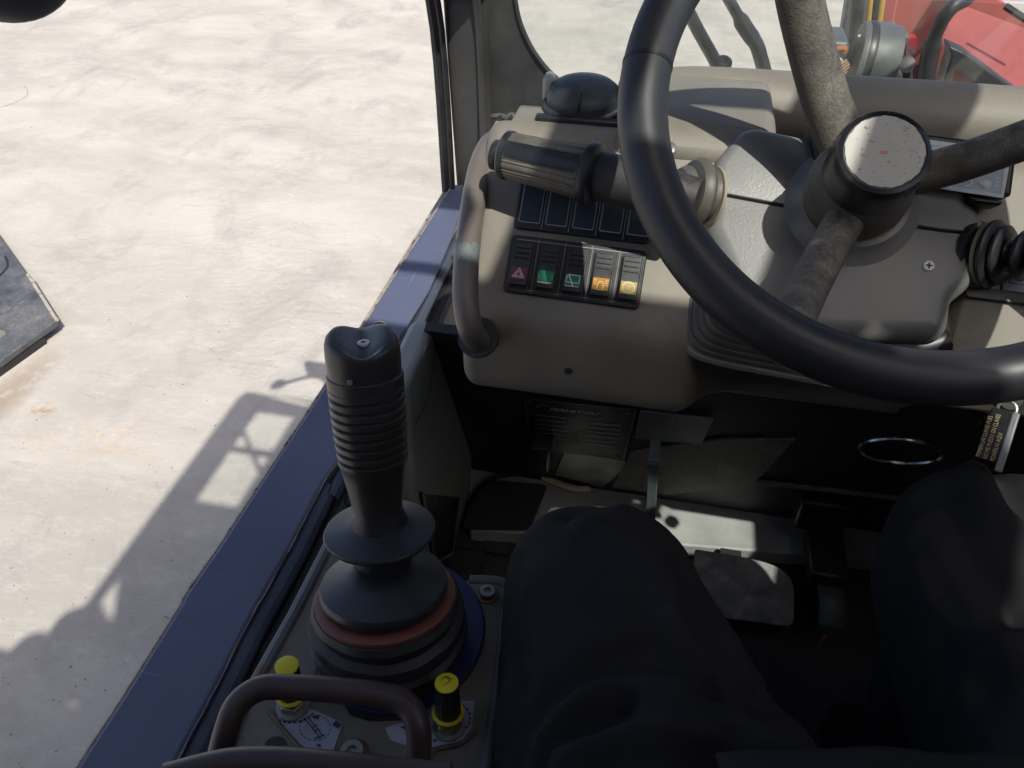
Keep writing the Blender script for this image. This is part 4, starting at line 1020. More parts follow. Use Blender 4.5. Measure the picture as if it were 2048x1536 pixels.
def gr(h):                                      # taper of the moulded grip
    if h < .155: return .0155+.0078*max(0, (h-.128)/.027)
    return .0233+.0017*min(1, (h-.155)/.05)
prof = [(.0172,.118), (.0176,.130), (.0194,.144), (.0214,.157), (.0228,.166)]
h = .168
while h < .222:
    r = gr(h); prof += [(r, h), (r+.0003, h+.0036), (r-.0008, h+.0042), (r-.0018, h+.0047), (r-.0018, h+.0056), (r-.0006, h+.0061)]
    h += .0066
prof += [(.0249,.2235), (.0251,.2330), (.0240,.2338)]
M_grip = mat('grip_black', (.036,.032,.030), .34, var=.25, scale=16, dust=.12, dustcol=(.10,.075,.055), dscale=20)
mb = MB(); mb.lathe(prof, jb, ja, 64, ref=(1,0,0), rmod=lambda t, h: 1.0+.02*cos(2*t)); build('grip', mb, M_grip, joy)
# saddle cap
ra = (V((1,0,0))-ja*ja.x).normalized(); rb_ = ja.cross(ra)
tc_ = (-(jt)).normalized()
def cap_pt(u, v):
    t = 2*pi*u
    prof_r = [.0238,.0240,.0242,.0241,.0237,.0226,.0204,.0168,.0120,.0062,.0001]
    prof_h = [.2335,.2380,.2440,.2500,.2545,.2575,.2592,.2600,.2603,.2603,.2603]
    q = v*10; i = min(9, int(q)); f = q-i
    r = prof_r[i]+(prof_r[i+1]-prof_r[i])*f; hh = prof_h[i]+(prof_h[i+1]-prof_h[i])*f
    x = r*cos(t)*1.02; y = r*sin(t)
    if v > .3:
        k = min(1, (v-.3)/.35)
        # thumb valley running front to back, tilted towards the driver
        xr = (x*.92+y*.38)/.0238
        val = -.0078*math.exp(-(xr/.50)**2)
        hh += k*(val + .0022*(x/.0238) * -1 + .0042*(y/.0238)+.0018)
    return jb + ja*hh + ra*x + rb_*y
mb = MB(); nu, nv = 64, 31
P = [[cap_pt(i/nu, j/(nv-1)) for j in range(nv)] for i in range(nu)]
mb.loft([[P[i][j] for i in range(nu)] for j in range(nv)]); capo = build('saddle_cap', mb, M_grip, joy, angle=70)
scp = jb + ja*.2548 + ra*.0015 - rb_*.001
sn_ = (ja - rb_*.12).normalized()
mb = MB(); mb.lathe([(.0042,-.001),(.0041,.0004),(.0032,.0007),(.0,.0007)], scp, sn_, 24); scro = build('screw', mb, M_silver, capo)
sx1 = (V((1,0,0))-sn_*sn_.x).normalized(); sy1 = sn_.cross(sx1)
mb = MB(); mb.box(scp+sn_*.0008, (.0036,.0009,.0004), X=(sx1+sy1).normalized(), Y=(sy1-sx1).normalized(), Z=sn_); mb.box(scp+sn_*.00083, (.0009,.0036,.0004), X=(sx1+sy1).normalized(), Y=(sy1-sx1).normalized(), Z=sn_); build('screw_recess', mb, M_dark, capo)
mb = MB(); q_ = jb+ja*.2365-rb_*.0246; mb.box(q_, (.0034,.0016,.0032), X=ra, Y=rb_, Z=ja); build('latch_stud', mb, M_taggrey, joy, bevel=.0005)

# ------------------------------------------------------------------ two yellow-capped adjusting knobs
def knob(base, top_, label, scratched):
    t = thing('rotary_control', label, 'control knob', base, group='yellow capped knobs on the console')
    axk = (top_-base).normalized(); H = (top_-base).length; q0 = .0165
    mb = MB(); mb.lathe([(.0120,0),(.0120,.001),(.009,.0014)], base, axk, 28); build('washer', mb, M_bolt, t)
    mb = MB(); mb.lathe([(.0098,.001),(.0098,.0065),(.0090,.0075),(.003,.0075)], base, axk, 6); build('nut', mb, mat('brass_nut', (.42,.37,.26), .32, metal=.8, var=.2, scale=80), t, bevel=.0004)
    mb = MB(); mb.lathe([(.0052,.0075),(.0052,.011),(.0062,.011),(.0062,.014)], base, axk, 20); build('stem', mb, M_bolt, t)
    mb = MB(); mb.lathe([(.0072,q0-.0018),(.0112,q0-.0014),(.0114,q0),(.0085,q0+.0008)], base, axk, 32); build('pointer_ring', mb, M_yellow, t)
    mb = MB(); mb.lathe([(.0090,q0+.0004),(.0091,q0+.004),(.0081,H-.002)], base, axk, 60, rmod=lambda a, h: 1+(.03*sin(20*a))); build('body', mb, M_cap, t)
    mb = MB(); mb.lathe([(.0080,H-.002),(.0081,H-.0007),(.0071,H-.0002),(.0,H)], base, axk, 32); build('cap', mb, M_yellow, t)
    if scratched:
        mb = MB(); c = base+axk*(H+.0002)
        mb.ribbon(smooth_path([c+V((-.004,.001,0)), c+V((-.001,.004,0)), c+V((.002,.001,0)), c+V((-.001,-.003,0)), c+V((.003,-.004,0))], 4), .0006, axk, .0001)
        mb.ribbon([c+V((-.003,.003,0)), c+V((.004,.003,0))], .0005, axk, .0001); build('cap_scratches', mb, M_ink, t, smooth=False)
    return t
knob(at(586,1412,Z=CZ+.0012), at(573,1330,Z=CZ+.050), 'yellow capped knob partly hidden behind the hand guard', False)
knob(at(898,1452,Z=CZ+.0012), at(893,1364,Z=CZ+.050), 'yellow capped knob with scratched top on black body', True)

# ------------------------------------------------------------------ hand guard bars in front of the joystick
hg = thing('hand_guard', 'bent brown steel tube arching in front of the joystick', 'hand guard', at(640,1480,d=.5))
g_ = [at(400,1660,Z=-.54), at(428,1560,Z=-.50), at(455,1455,Z=-.476), at(478,1405,Z=-.468), at(520,1377,Z=-.465), at(575,1374,Z=-.465), at(680,1381,Z=-.465), at(775,1393,Z=-.465), at(815,1412,Z=-.466), at(836,1455,Z=-.472), at(836,1520,Z=-.49), at(822,1640,Z=-.53)]
mb = MB(); mb.tube(smooth_path(g_, 6), .0080, 18); build('tube', mb, M_guard, hg)
hb = thing('front_rail', 'brown steel rail crossing the bottom edge beneath the hand guard', 'rail', at(640,1530,Z=-.44))
mb = MB(); mb.tube(smooth_path([at(330,1560,Z=-.43), at(450,1530,Z=-.43), at(560,1526,Z=-.43), at(700,1538,Z=-.43), at(900,1560,Z=-.43)], 6), .0085, 16); build('tube', mb, M_guard, hb)
sk = thing('stop_knob', 'dark rounded rubber stop behind the hand guard tube', 'rubber stop', at(525,1510,Z=-.53))
mb = MB(); o_ = at(500,1560,Z=-.535); ax_ = (at(520,1490,Z=-.50)-o_)
mb.lathe([(.0135,-.02),(.0135,.010),(.0125,.016),(.009,.020),(.003,.022)], o_, ax_, 28); build('body', mb, M_guard, sk)
c = at(552,1490,Z=CZ+.0006); mb = MB(); mb.lathe([(.008,0),(.008,.0004)], c, ZU, 24, rmod=lambda t, h: 1-.25*abs(sin(t))); build('hole', mb, M_plate, sk)

# ------------------------------------------------------------------ data plates on the kick wall
dp = thing('data_plate', 'black load data plate with rows of lettering under the dash', 'data plate', kp(1160,860))
TL, TR, BR, BL = kp(1050,797,.004), kp(1272,819,.004), kp(1247,918,.004), kp(1065,899,.004)
mb = MB(); mb.prism([TL,TR,BR,BL], -KN*.002); build('backing', mb, M_plate, dp)
mb = MB(); mb.ribbon([TL,TR,BR,BL], .0026, KN, .0008, closed=True); build('border', mb, M_platealu, dp)
def pl(u, v): return TL.lerp(TR, u).lerp(BL.lerp(BR, u), v)
ex = (TR-TL).normalized(); ey = (TL-BL).normalized()
mb = text_mb('MANITOU', .0115, frame(pl(.22,.155)+KN*.0006, ex, ey), bold=.0006, shear=.3, sx=1.22)
build('lettering', mb, M_plateink, dp, smooth=False)
mb = MB()
mb.ribbon([pl(.10,.13), pl(.15,.07), pl(.21,.075), pl(.17,.11)], .0016, KN, .0006)
for k in range(7): mb.ribbon([pl(.09,.27+.085*k), pl(.38+(.08 if k > 4 else 0),.27+.085*k)], .0026 if k < 6 else .0016, KN, .0006)
for k in range(6): mb.ribbon([pl(.58,.31+.085*k), pl(.90,.31+.085*k)], .0026, KN, .0006)
build('text_rows', mb, M_plateink, dp, smooth=False)
for u, v in ((.04,.05),(.95,.06),(.05,.55),(.93,.95)):
    mb = MB(); mb.lathe([(.0022,0),(.0022,.001),(.001,.0014)], pl(u,v)+KN*.0006, KN, 10); build('rivet', mb, M_platealu, dp)
d2 = thing('data_plate', 'smaller scratched plain plate right of the load data plate', 'data plate', kp(1350,850))
q4 = [kp(1281,822,.004), kp(1426,837,.004), kp(1402,888,.004), kp(1271,876,.004)]
mb = MB(); mb.prism(q4, -KN*.002); build('backing', mb, M_platealu, d2)
mb = MB(); mb.ribbon(q4, .0012, KN, .0005, closed=True); build('border', mb, M_plateink, d2)
mb = MB()
for a, b in (((1362,861),(1388,858)),((1360,866),(1390,863)),((1386,848),(1390,846))): mb.ribbon([kp(*a,.0042), kp(*b,.0042)], .0016, KN, .0003)
mb.ribbon([kp(1348,833,.0042), kp(1343,846,.0042)], .001, KN, .0003); build('scratches', mb, M_plateink, d2, smooth=False)

# ------------------------------------------------------------------ pedals and lever
lever = thing('pedal_lever', 'bare worn steel strap standing up from the footboard', 'lever', at(1300,1060,Z=-.93))
lp = [at(1309,926,Y=.70), at(1306,985,Y=.70), at(1303,1060,Y=.70)]
A0, A1 = at(1307,925,Y=.672), at(1299,1075,Y=.70)
dv = (A1-A0).normalized(); wv_ = V((1,0,0)); tv = wv_.cross(dv).normalized()
mb = MB(); mb.box((A0+A1)/2+dv*.03, (.0125,(A1-A0).length+.06,.005), X=wv_, Y=dv, Z=tv); build('strap', mb, M_steel, lever, bevel=.001)
mb = MB(); mb.box(A0-dv*.006+V((0,.012,.003)), (.0125,.03,.005), X=wv_, Y=V((0,.9,.35)).normalized(), Z=V((0,-.35,.9)).normalized()); build('bent_end', mb, M_steel, lever, bevel=.001)
PN = V((0,-.35,.94)).normalized(); PP = at(1500,1190,Z=-.90)
def pp(x, y): return onp((x, y), PP, PN)
br = thing('brake_pedal', 'dusty broad brake pedal plate with rounded corner beside the knee', 'pedal', PP)
mb = MB(); mb.prism(round_poly([pp(1390,1098), pp(1480,1112), pp(1548,1128), pp(1580,1152), pp(1589,1175), pp(1588,1254), pp(1480,1240), pp(1380,1225)], [.004,.004,.02,.01,.01,.012,.004,.004], 4), -PN*.004); build('plate', mb, M_pedal, br, bevel=.001)
mb = MB(); mb.box(pp(1470,1180)-PN*.035+V((0,.03,0)), (.03,.10,.012)); build('arm', mb, M_dark, br)
ap = thing('accelerator_pedal', 'narrow curved accelerator pedal right of the brake pedal', 'pedal', at(1662,1210,Z=-.90))
mb = MB(); c0 = at(1635,1168,Z=-.885); c1 = at(1692,1174,Z=-.885)
c2, c3 = at(1692,1262,Z=-.91), at(1636,1258,Z=-.91)
def apt(u, v):
    p = c0.lerp(c1, u).lerp(c3.lerp(c2, u), v); return p + V((0,0,.012*sin(pi*v)))
mb.grid(apt, 3, 10)
o = build('pad', mb, M_blower, ap); sm = o.modifiers.new('thick', 'SOLIDIFY'); sm.thickness = .005
mb = MB(); mb.box((c0+c1)/2+V((0,.06,-.012)), (.05,.10,.035)); mb.box((c0+c1)/2+V((-.01,.12,.03)), (.07,.06,.06)); build('hinge_block', mb, M_black, ap, bevel=.006)
mb = MB(); mb.tube([c3.lerp(c2,.3)+V((0,-.004,-.01)), c3.lerp(c2,.3)+V((0,-.005,-.04))], .003, 8); build('stop_pin', mb, M_redpaint, ap)
cab_ = thing('cable', 'pale hose end lying on the footboard beneath the plate', 'hose', at(1150,975,Z=-.925))
mb = MB(); mb.tube(smooth_path([at(1085,955,Z=-.925), at(1120,968,Z=-.926), at(1150,977,Z=-.927), at(1180,978,Z=-.927)], 5), .0055, 10); build('hose', mb, M_palehose, cab_)
cb2 = thing('cable', 'black cable curving up the footwell corner beside the side trim', 'cable', at(960,1000,Z=-.93))
mb = MB(); mb.tube(smooth_path([at(940,1010,Z=-.93), at(955,980,Z=-.928), at(985,957,Z=-.925), at(1015,948,Z=-.92), at(1040,948,Z=-.915)], 6), .0045, 8); build('hose', mb, M_hose, cb2)

# ------------------------------------------------------------------ ignition, keys, power socket on the right lower dash
ig = thing('power_socket', 'round black socket on the lower dash, right edge', 'socket', at(2030,690,d=.63))
dn = V((-.1,-.82,.55)).normalized()
c = at(2036, 700, d=.648)
mb = MB(); mb.lathe([(.0225,-.004),(.0225,.002),(.019,.005),(.0165,.005),(.0160,.0035),(.010,.0045),(.0,.0045)], c, dn, 40); build('socket_cap', mb, M_cap, ig)
kx = thing('ignition_key', 'keys with printed black tag hanging below the wheel rim', 'key', at(1995,850,d=.56))
kd = .575
A_ = [at(1983,812,d=kd), at(2000,822,d=kd), at(1990,905,d=kd), at(1955,905,d=kd)]
T0, T1 = at(1999,826,d=kd), at(1972,912,d=kd)
ta = (T1-T0).normalized(); tn_ = (-(T0+T1)*.5).normalized(); tb = ta.cross(tn_).normalized()
mid = (T0+T1)/2
mb = MB(); mb.box(mid-tb*.002, (.040,.0155,.0022), X=ta, Y=tb, Z=tn_); build('tag', mb, M_tag, kx, bevel=.0012)
sgn = -1 if tb.dot(cam_r) > 0 else 1
mb = MB(); mb.box(mid-tb*sgn*.0102+ta*.003, (.046,.0052,.003), X=ta, Y=tb, Z=tn_); build('tag_edge', mb, M_taggrey, kx, bevel=.0012)
for k, s in enumerate(('TOMEN LAS LLAVES PUES', 'NO ME PUEDO SIN CLAVES', 'PONERLAS AQUI')):
    X_ = -ta; Y_ = tn_.cross(X_)
    mbt = text_mb(s, .0042, frame(mid+ta*.019 + Y_*(.0035-.0047*k) + tn_*.0013, X_, Y_), sx=.68)
    build('tag_lettering', mbt, M_tagink, kx, smooth=False)
mb = MB(); rk = random.Random(2)
for k in range(5):
    p = at(1996-9*k, 806+10*k, d=kd-.004)
    mb.box(p, (.0055,.004,.002), X=V((rk.uniform(-1,1),rk.uniform(-1,1),rk.uniform(-1,1))).normalized(), Y=V((.3,.8,-.5)).normalized(), Z=tn_)
build('key_blade', mb, M_gold, kx)
mb = MB(); rc_ = at(2014,818,d=kd); mb.tube([rc_+tb*(.006*cos(a))+ta*(.006*sin(a)) for a in [2*pi*i/20 for i in range(20)]], .0012, 6, closed=True); mb.box(at(2020,838,d=kd), (.008,.007,.003), X=ta, Y=tb, Z=tn_); build('key_ring', mb, M_bolt, kx)
mb = MB(); mb.lathe([(.010,0),(.010,.012),(.008,.014)], at(2010,795,d=.60), dn, 24); build('key_barrel', mb, M_dark, kx)

# ------------------------------------------------------------------ windscreen, gasket, wipers
WY = 1.215
ws = thing('windscreen', 'dusty windscreen with thick black rubber gasket in its lower corner', 'windscreen', (0,WY,-.3))
def wsp(x, y): return at(x, y, Y=WY)
b0 = wsp(968, -10); cpts = [wsp(1030,-12), wsp(1040,40), wsp(1062,92), wsp(1092,135), wsp(1128,168), wsp(1180,200), wsp(1260,225), wsp(1400,245)]
gk = [wsp(972,-12)] + smooth_path(cpts, 4) + [wsp(1400,330), wsp(985,330), wsp(978,200)]
mb = MB(); mb.prism(gk, (0,.012,0)); build('gasket', mb, M_gasket, ws, bevel=.002)
mb = MB(); mb.tube(smooth_path([p+V((0,-.002,0)) for p in cpts], 5), .0032, 8); build('gasket_bead', mb, M_gasket, ws)
mb = MB(); mb.prism([V((-.36,WY+.006,-.62)), V((.70,WY+.006,-.62)), V((.70,WY+.006,-.12)), V((.68,1.14,.05)), V((-.34,1.14,.05)), V((-.36,WY+.006,-.12))][:0] or [V((-.30,WY+.004,-.62)), V((.56,WY+.004,-.62)), V((.56,WY+.004,-.27)), V((-.30,WY+.004,-.27))], (0,.004,0)); build('glass', mb, M_glass, ws)
mb = MB(); mb.prism([V((-.30,WY+.004,-.266)), V((.56,WY+.004,-.266)), V((.50,.855,-.01)), V((-.36,.855,-.01))], (0,.002,.004)); mb.prism([V((-.36,.853,-.004)), V((.50,.853,-.004)), V((.44,.55,.60)), V((-.42,.55,.60))], (0,.004,.002)); build('upper_glass', mb, M_glass, ws)
# crumbling sealant rope in the corner
mb = MB(); rr2 = random.Random(9)
mb.tube(smooth_path([at(982+q*10, 233+rr2.uniform(-4,5)+(4 if q > 4 else 0), d=.86) for q in range(9)], 4), [.0022+.0016*rr2.random() for _ in range(33)], 8); build('old_sealant', mb, M_gasket, ws)
mb = MB(); o_ = at(998,254,d=.85); mb.lathe([(.007,0),(.007,.006),(.004,.006),(.004,.011)], o_, (-o_).normalized(), 6); build('corner_nut', mb, M_chip, ws)
def wiper(label, pts, w):
    t = thing('wiper', label, 'wiper', pts[0], group='wiper arms outside the windscreen')
    mb = MB(); mb.tube(smooth_path(pts, 5), w, 10, flat=.5); build('arm', mb, M_plate, t); return t
def wq(x, y, Y=1.25): return at(x, y, Y=Y)
t = wiper('left wiper arm, straight black bar outside the windscreen', [wq(1440,150), wq(1428,118), wq(1400,68), wq(1370,10), wq(1340,-50)], [.019]*21)
t = wiper('right wiper arm with thick bend near the cowl', [wq(1532,155), wq(1522,118), wq(1512,88), wq(1488,52), wq(1456,-4), wq(1430,-50)], [.021]*12+[.023]*5+[.016]*9)
mb = MB(); mb.lathe([(.014,0),(.014,.03),(.009,.035)], wq(1440,152,1.26), (0,-.5,.8), 16); build('pivot', mb, M_black, t)

# ------------------------------------------------------------------ outside: boom, front frame, blower, hoses
bm = thing('boom', 'red telescopic boom with pale sunlit top face, right of the windscreen', 'boom', (1.0,1.9,-.6))
BY = 1.75
pA, pB = at(1905,78,Y=BY), at(2060,195,Y=BY-.12)
# heavy box beam whose lower edge runs down to the right
A = at(1868,58,Y=BY-.10); B = at(2100,238,Y=BY-.24); C_ = at(2100,70,Y=BY+.06); D_ = at(1920,5,Y=BY+.12)
E_ = at(1905,-20,Y=BY+.25)
mb = MB(); n_ = (B-A).cross(D_-A).normalized()
if n_.y > 0: n_ = -n_
mb.prism([A, B, C_, D_], -n_*.35); build('beam', mb, M_redpaint, bm, bevel=.012, seg=3)
mb = MB(); tp = [at(2000,-10,Y=BY-.05), at(2100,-10,Y=BY-.1), at(2100,52,Y=BY-.15), at(2040,30,Y=BY-.12), at(1994,2,Y=BY-.08)]
mb.prism([p+V((0,.22,.0)) for p in tp], (0,.2,.05)); build('upper_box', mb, M_redpaint, bm, bevel=.008)
mb = MB(); mb.tube([at(2010,12,Y=BY-.14), at(2050,38,Y=BY-.15), at(2090,60,Y=BY-.16)], .006, 8); build('gap_seal', mb, M_hose, bm)
br_ = thing('boom_bracket', 'black triangular bracket bolted beneath the red boom', 'bracket', at(1930,140,Y=1.7))
BK = 1.46
outer_t = [at(1900,94,Y=BK), at(2070,215,Y=BK), at(2070,260,Y=BK), at(1885,260,Y=BK), at(1888,168,Y=BK), at(1904,110,Y=BK)]
mb = MB(); mb.prism([at(1898,92,Y=BK), at(1935,108,Y=BK), at(2090,225,Y=BK), at(2090,280,Y=BK), at(1962,176,Y=BK), at(1910,136,Y=BK), at(1898,170,Y=BK), at(1896,200,Y=BK), at(1880,200,Y=BK), at(1886,165,Y=BK), at(1903,112,Y=BK)], (0,.05,0)); build('plate', mb, M_black, br_, bevel=.003)
fr = thing('chassis_plate', 'red chassis plate behind the blower, seen through the windscreen', 'chassis', at(1830,90,Y=2.0))
FY = 1.95
mb = MB(); mb.prism([at(1752,-20,Y=FY), at(1800,-20,Y=FY), at(1775,110,Y=FY), at(1738,260,Y=FY)], (0,.03,0)); build('side_plate', mb, M_redpaint, fr, bevel=.004)
mb = MB(); mb.prism([at(1794,-20,Y=FY+.03), at(1960,-20,Y=FY+.03), at(2100,60,Y=FY+.03), at(2100,320,Y=FY+.03), at(1700,320,Y=FY+.03), at(1768,110,Y=FY+.03)], (0,.04,0)); build('main_plate', mb, M_redpaint, fr)
mb = MB(); mb.prism([at(1812,76,Y=1.9), at(1834,76,Y=1.9), at(1834,200,Y=1.9), at(1812,200,Y=1.9)], (0,.03,0)); build('gusset', mb, M_redpaint2, fr)
mb = MB(); mb.prism([at(1822,107,Y=1.62), at(1836,103,Y=1.62), at(1828,128,Y=1.62), at(1822,240,Y=1.62), at(1814,240,Y=1.62)], (.0,.05,0)); mb.prism([at(1832,105,Y=1.66), at(1874,105,Y=1.66), at(1874,240,Y=1.66), at(1826,240,Y=1.66)], (0,.02,0)); build('hose_guard', mb, M_redpaint, fr, bevel=.003)
mb = MB(); mb.prism([at(1910,136,Y=1.50), at(1962,176,Y=1.50), at(1975,260,Y=1.50), at(1890,260,Y=1.50)], (0,.02,0)); build('lower_plate', mb, M_redpaint2, fr)
bh = thing('hydraulic_hose', 'black hydraulic hose looping up across the red chassis', 'hose', at(1860,120,Y=1.62))
mb = MB(); mb.tube(smooth_path([at(1850,180,Y=1.62), at(1856,130,Y=1.62), at(1866,85,Y=1.61), at(1882,45,Y=1.60), at(1905,14,Y=1.60), at(1930,0,Y=1.62), at(1945,-15,Y=1.66)], 6), [.0165]*13+[.0125]*24, 14); build('hose', mb, M_hose, bh)
for i, (x0, x1, m_, lb, w) in enumerate(((1716,1708,M_hose,'black hose rising left of the yellow hose',.011), (1729,1721,M_pillar,'dusty grey hose between black and yellow hoses',.007), (1741,1733,M_hoseyellow,'yellow hose at the left of the red chassis',.006), (1752,1743,M_hose,'black hose between two yellow hoses',.0065), (1764,1753,M_hoseyellow,'yellow hose against the red chassis plate',.006))):
    th = thing('hydraulic_hose', lb, 'hose', at(x0,0,Y=1.85), group='hoses beside the red chassis')
    mb = MB(); mb.tube(smooth_path([at(x0+8,-40,Y=1.8), at(x0,0,Y=1.8), at((x0+x1)/2,40,Y=1.8), at(x1,90,Y=1.8), at(x1-6,160,Y=1.8)], 5), w*1.15, 12); build('hose', mb, m_, th)
po = thing('front_post', 'plain grey steel post between the yard and the hoses', 'post', at(1700,40,Y=1.9))
mb = MB(); mb.prism([at(1700,-30,Y=1.9), at(1722,-30,Y=1.9), at(1706,100,Y=1.9), at(1700,300,Y=1.9), at(1672,300,Y=1.9), at(1680,90,Y=1.9)], (0,.05,0)); build('post', mb, M_blower, po, bevel=.004)
# blower unit
bu = thing('blower_unit', 'dark grey plastic blower housing outside the windscreen', 'blower', at(1760,120,Y=1.36))
B1_ = 1.36
def bq(x, y, Y=B1_): return at(x, y, Y=Y)
mb = MB()
cB = bq(1752,125); 
# scroll housing: a drum with horizontal axis
drumaxis = V((1,-.03,-.06)).normalized()
DR = .058
dc0 = bq(1722,124)
mb.lathe([(DR*.55,-.012),(DR*.98,-.012),(DR*1.02,-.004),(DR,.0),(DR,.030),(DR*1.0,.046),(DR*.9,.048)], dc0, drumaxis, 40); build('scroll_drum', mb, M_blower, bu)
mb = MB(); mb.lathe([(DR*1.045,-.003),(DR*1.05,.0),(DR*1.05,.006),(DR*1.03,.008)], dc0, drumaxis, 40); build('drum_rim', mb, M_black, bu)
mb = MB(); mb.prism([bq(1770,70), bq(1808,70), bq(1814,92), bq(1784,94), bq(1783,160), bq(1766,160)], (0,.08,0)); mb.box(bq(1796,82)+V((0,.03,0)), (.032,.06,.018)); build('outlet', mb, M_blower, bu, bevel=.004)
mb = MB(); mb.prism([bq(1786,93,1.372), bq(1812,93,1.372), bq(1812,118,1.372), bq(1790,118,1.372)], (0,.03,0)); build('grille', mb, M_plate, bu)
mb = MB(); mb.prism([bq(1786,118,1.35), bq(1814,118,1.35), bq(1826,124,1.35), bq(1824,165,1.35), bq(1806,165,1.35), bq(1804,140,1.35), bq(1786,138,1.35)], (0,.05,0)); build('bracket', mb, M_black, bu, bevel=.004)
mb = MB(); mb.lathe([(.011,0),(.011,.01),(.007,.012)], bq(1814,132,1.35), (-.2,-.7,.6), 16); build('knob', mb, M_blower, bu)
mb = MB(); mb.prism([bq(1645,82), bq(1700,84), bq(1700,170), bq(1655,170), bq(1648,110)], (0,.09,0)); build('side_box', mb, M_blower, bu, bevel=.006)
mb = MB(); mb.tube(smooth_path([bq(1660,108,1.34), bq(1662,101,1.34), bq(1675,98,1.34), bq(1690,98,1.34), bq(1688,106,1.34)], 5), .0045, 8); build('orange_hose', mb, M_orangehose, bu)
mb = MB(); mb.tube([bq(1668,107,1.335), bq(1684,122,1.335)], .002, 6); build('wire', mb, M_silver, bu)
ca_, cb_ = bq(1684,126,1.33), bq(1700,150,1.33)
for k in range(7):
    c = ca_.lerp(cb_, k/6); mb = MB(); ct = (cb_-ca_).normalized(); mb.box(c, (.0022,.016,.008), X=ct, Y=ct.cross(V((0,-1,.2))).normalized(), Z=V((0,-1,.2)).normalized()); build('coil_turn', mb, M_coil, bu)
mb = MB(); mb.prism([bq(1736,67,1.332), bq(1752,70,1.332), bq(1748,76,1.332), bq(1740,74,1.332)], (0,.002,0)); mb.prism([bq(1716,71,1.332), bq(1722,69,1.332), bq(1721,73,1.332), bq(1717,75,1.332)], (0,.002,0)); build('white_sticker', mb, M_white, bu)

# ------------------------------------------------------------------ mirrors on the left
mr = thing('side_mirror', 'dark rounded mirror housing entering at the upper left corner', 'mirror', (-.55,.6,-.12))
mc = at(-22, -126, d=.50)
mb = MB(); mb.lathe([(.006,-.024),(.024,-.022),(.040,-.013),(.0505,.0),(.0516,.005),(.050,.008),(.0,.008)], mc, V((-.35,.6,-.1)), 48); build('housing', mb, mat('mirror_plastic', (.055,.052,.05), .45, var=.1), mr)
mb = MB(); mb.tube(smooth_path([mc, mc+V((.02,-.03,.10)), mc+V((.04,-.08,.35)), V((-.46,.42,.60))], 6), .008, 10); build('arm', mb, M_black, mr)
m2 = thing('side_mirror', 'square mirror on a thin arm, seen by its shadow on the ground', 'mirror', (-.53,1.1,-.1))
mb = MB(); mb.box((-.515,1.10,-.10), (.15,.03,.13)); build('housing', mb, M_black, m2, bevel=.012)
mb = MB(); mb.tube(smooth_path([V((-.42,.90,-.05)), V((-.47,1.02,-.07)), V((-.54,1.05,-.08)), V((-.64,1.0,-.10))], 6), .009, 10); mb.lathe([(.018,-.02),(.022,0),(.012,.03)], V((-.65,.995,-.10)), (-.5,-.3,-.4), 14); build('arm', mb, M_black, m2)

# ------------------------------------------------------------------ scuffed black attachment lying on the yard, left edge
GH = .06
yb = thing('steel_bucket', 'scuffed black steel attachment corner lying on the yard', 'attachment', at(40,620,Z=-EYE))
Zt = -EYE+GH
def yq(x, y, z=Zt): return at(x, y, Z=z)
tp = [yq(114,640), yq(108,632), yq(56,549), yq(0,470), yq(-150,260), yq(-420,560), yq(-240,850), yq(0,722), yq(52,684)]
mb = MB(); mb.prism(tp, (0,0,-.028)); build('top_sheet', mb, M_scuffed, yb, bevel=.006, seg=3)
mb = MB(); lowz = -EYE
bp_ = [yq(82,662), yq(-10,726), yq(-240,880), yq(-400,560), yq(-100,420), yq(30,560)]
mb.prism([V((p.x, p.y, Zt-.030)) for p in bp_], (0,0,-(GH-.031))); build('base_skid', mb, M_hose, yb)
mb = MB(); mb.prism(round_poly([yq(0,612,Zt+.003), yq(14,600,Zt+.003), yq(25,616,Zt+.003), yq(6,630,Zt+.003), yq(-6,622,Zt+.003)], .01, 3), (0,0,-.004)); build('square_lug', mb, M_scuffed, yb, bevel=.003)
mb = MB(); mb.tube([yq(56,549), yq(108,632), yq(114,640)], .007, 8); build('bent_lip', mb, M_chip, yb)
mb = MB(); mb.ribbon(smooth_path([yq(-10,560,Zt+.0005), yq(12,538,Zt+.0005), yq(15,525,Zt+.0005), yq(10,512,Zt+.0005)], 4), .010, ZU, .001); build('pressed_edge', mb, M_hose, yb)
mb = MB(); mb.prism([yq(0,660,Zt+.002), yq(10,662,Zt+.002), yq(12,668,Zt+.002), yq(0,676,Zt+.002), yq(-12,668,Zt+.002)], (0,0,-.002)); build('mud_cake', mb, M_console, yb)

# ------------------------------------------------------------------ unseen rear blocks added to cast the wide shadow at the lower left
eb = thing('unseen_engine_cover', 'unseen rear engine cover, added behind the cab for its shadow', 'engine cover', (0,-1.2,0))
mb = MB(); mb.box((.15,-1.40,-.42), (1.4,1.6,1.55)); build('hood', mb, M_redpaint, eb, bevel=.05, seg=4)
mb = MB(); mb.box((-.70,-1.0,-.35), (.36,1.25,1.40)); build('shadow_block', mb, M_black, eb, bevel=.03, seg=4)  # unseen block added to throw the front edge of the yard shadow
def from_shadow(x, y, z):                     # where something must stand to throw its shadow on this spot of the yard
    g_ = at(x, y, Z=-EYE); return g_ + SUN*((z+EYE)/SUN.z)
for x, y, r in ((150, 1262, .066), (62, 1312, .060)):
    c_ = from_shadow(x, y, .40)
    mb = MB(); mb.lathe([(r*.9,-.12),(r,-.02),(r*.98,.01),(r*.8,.035),(r*.4,.05),(.004,.054)], c_, (0,0,1), 24); build('shadow_dome', mb, M_black, eb)  # unseen domes added to throw the rounded bumps of the shadow

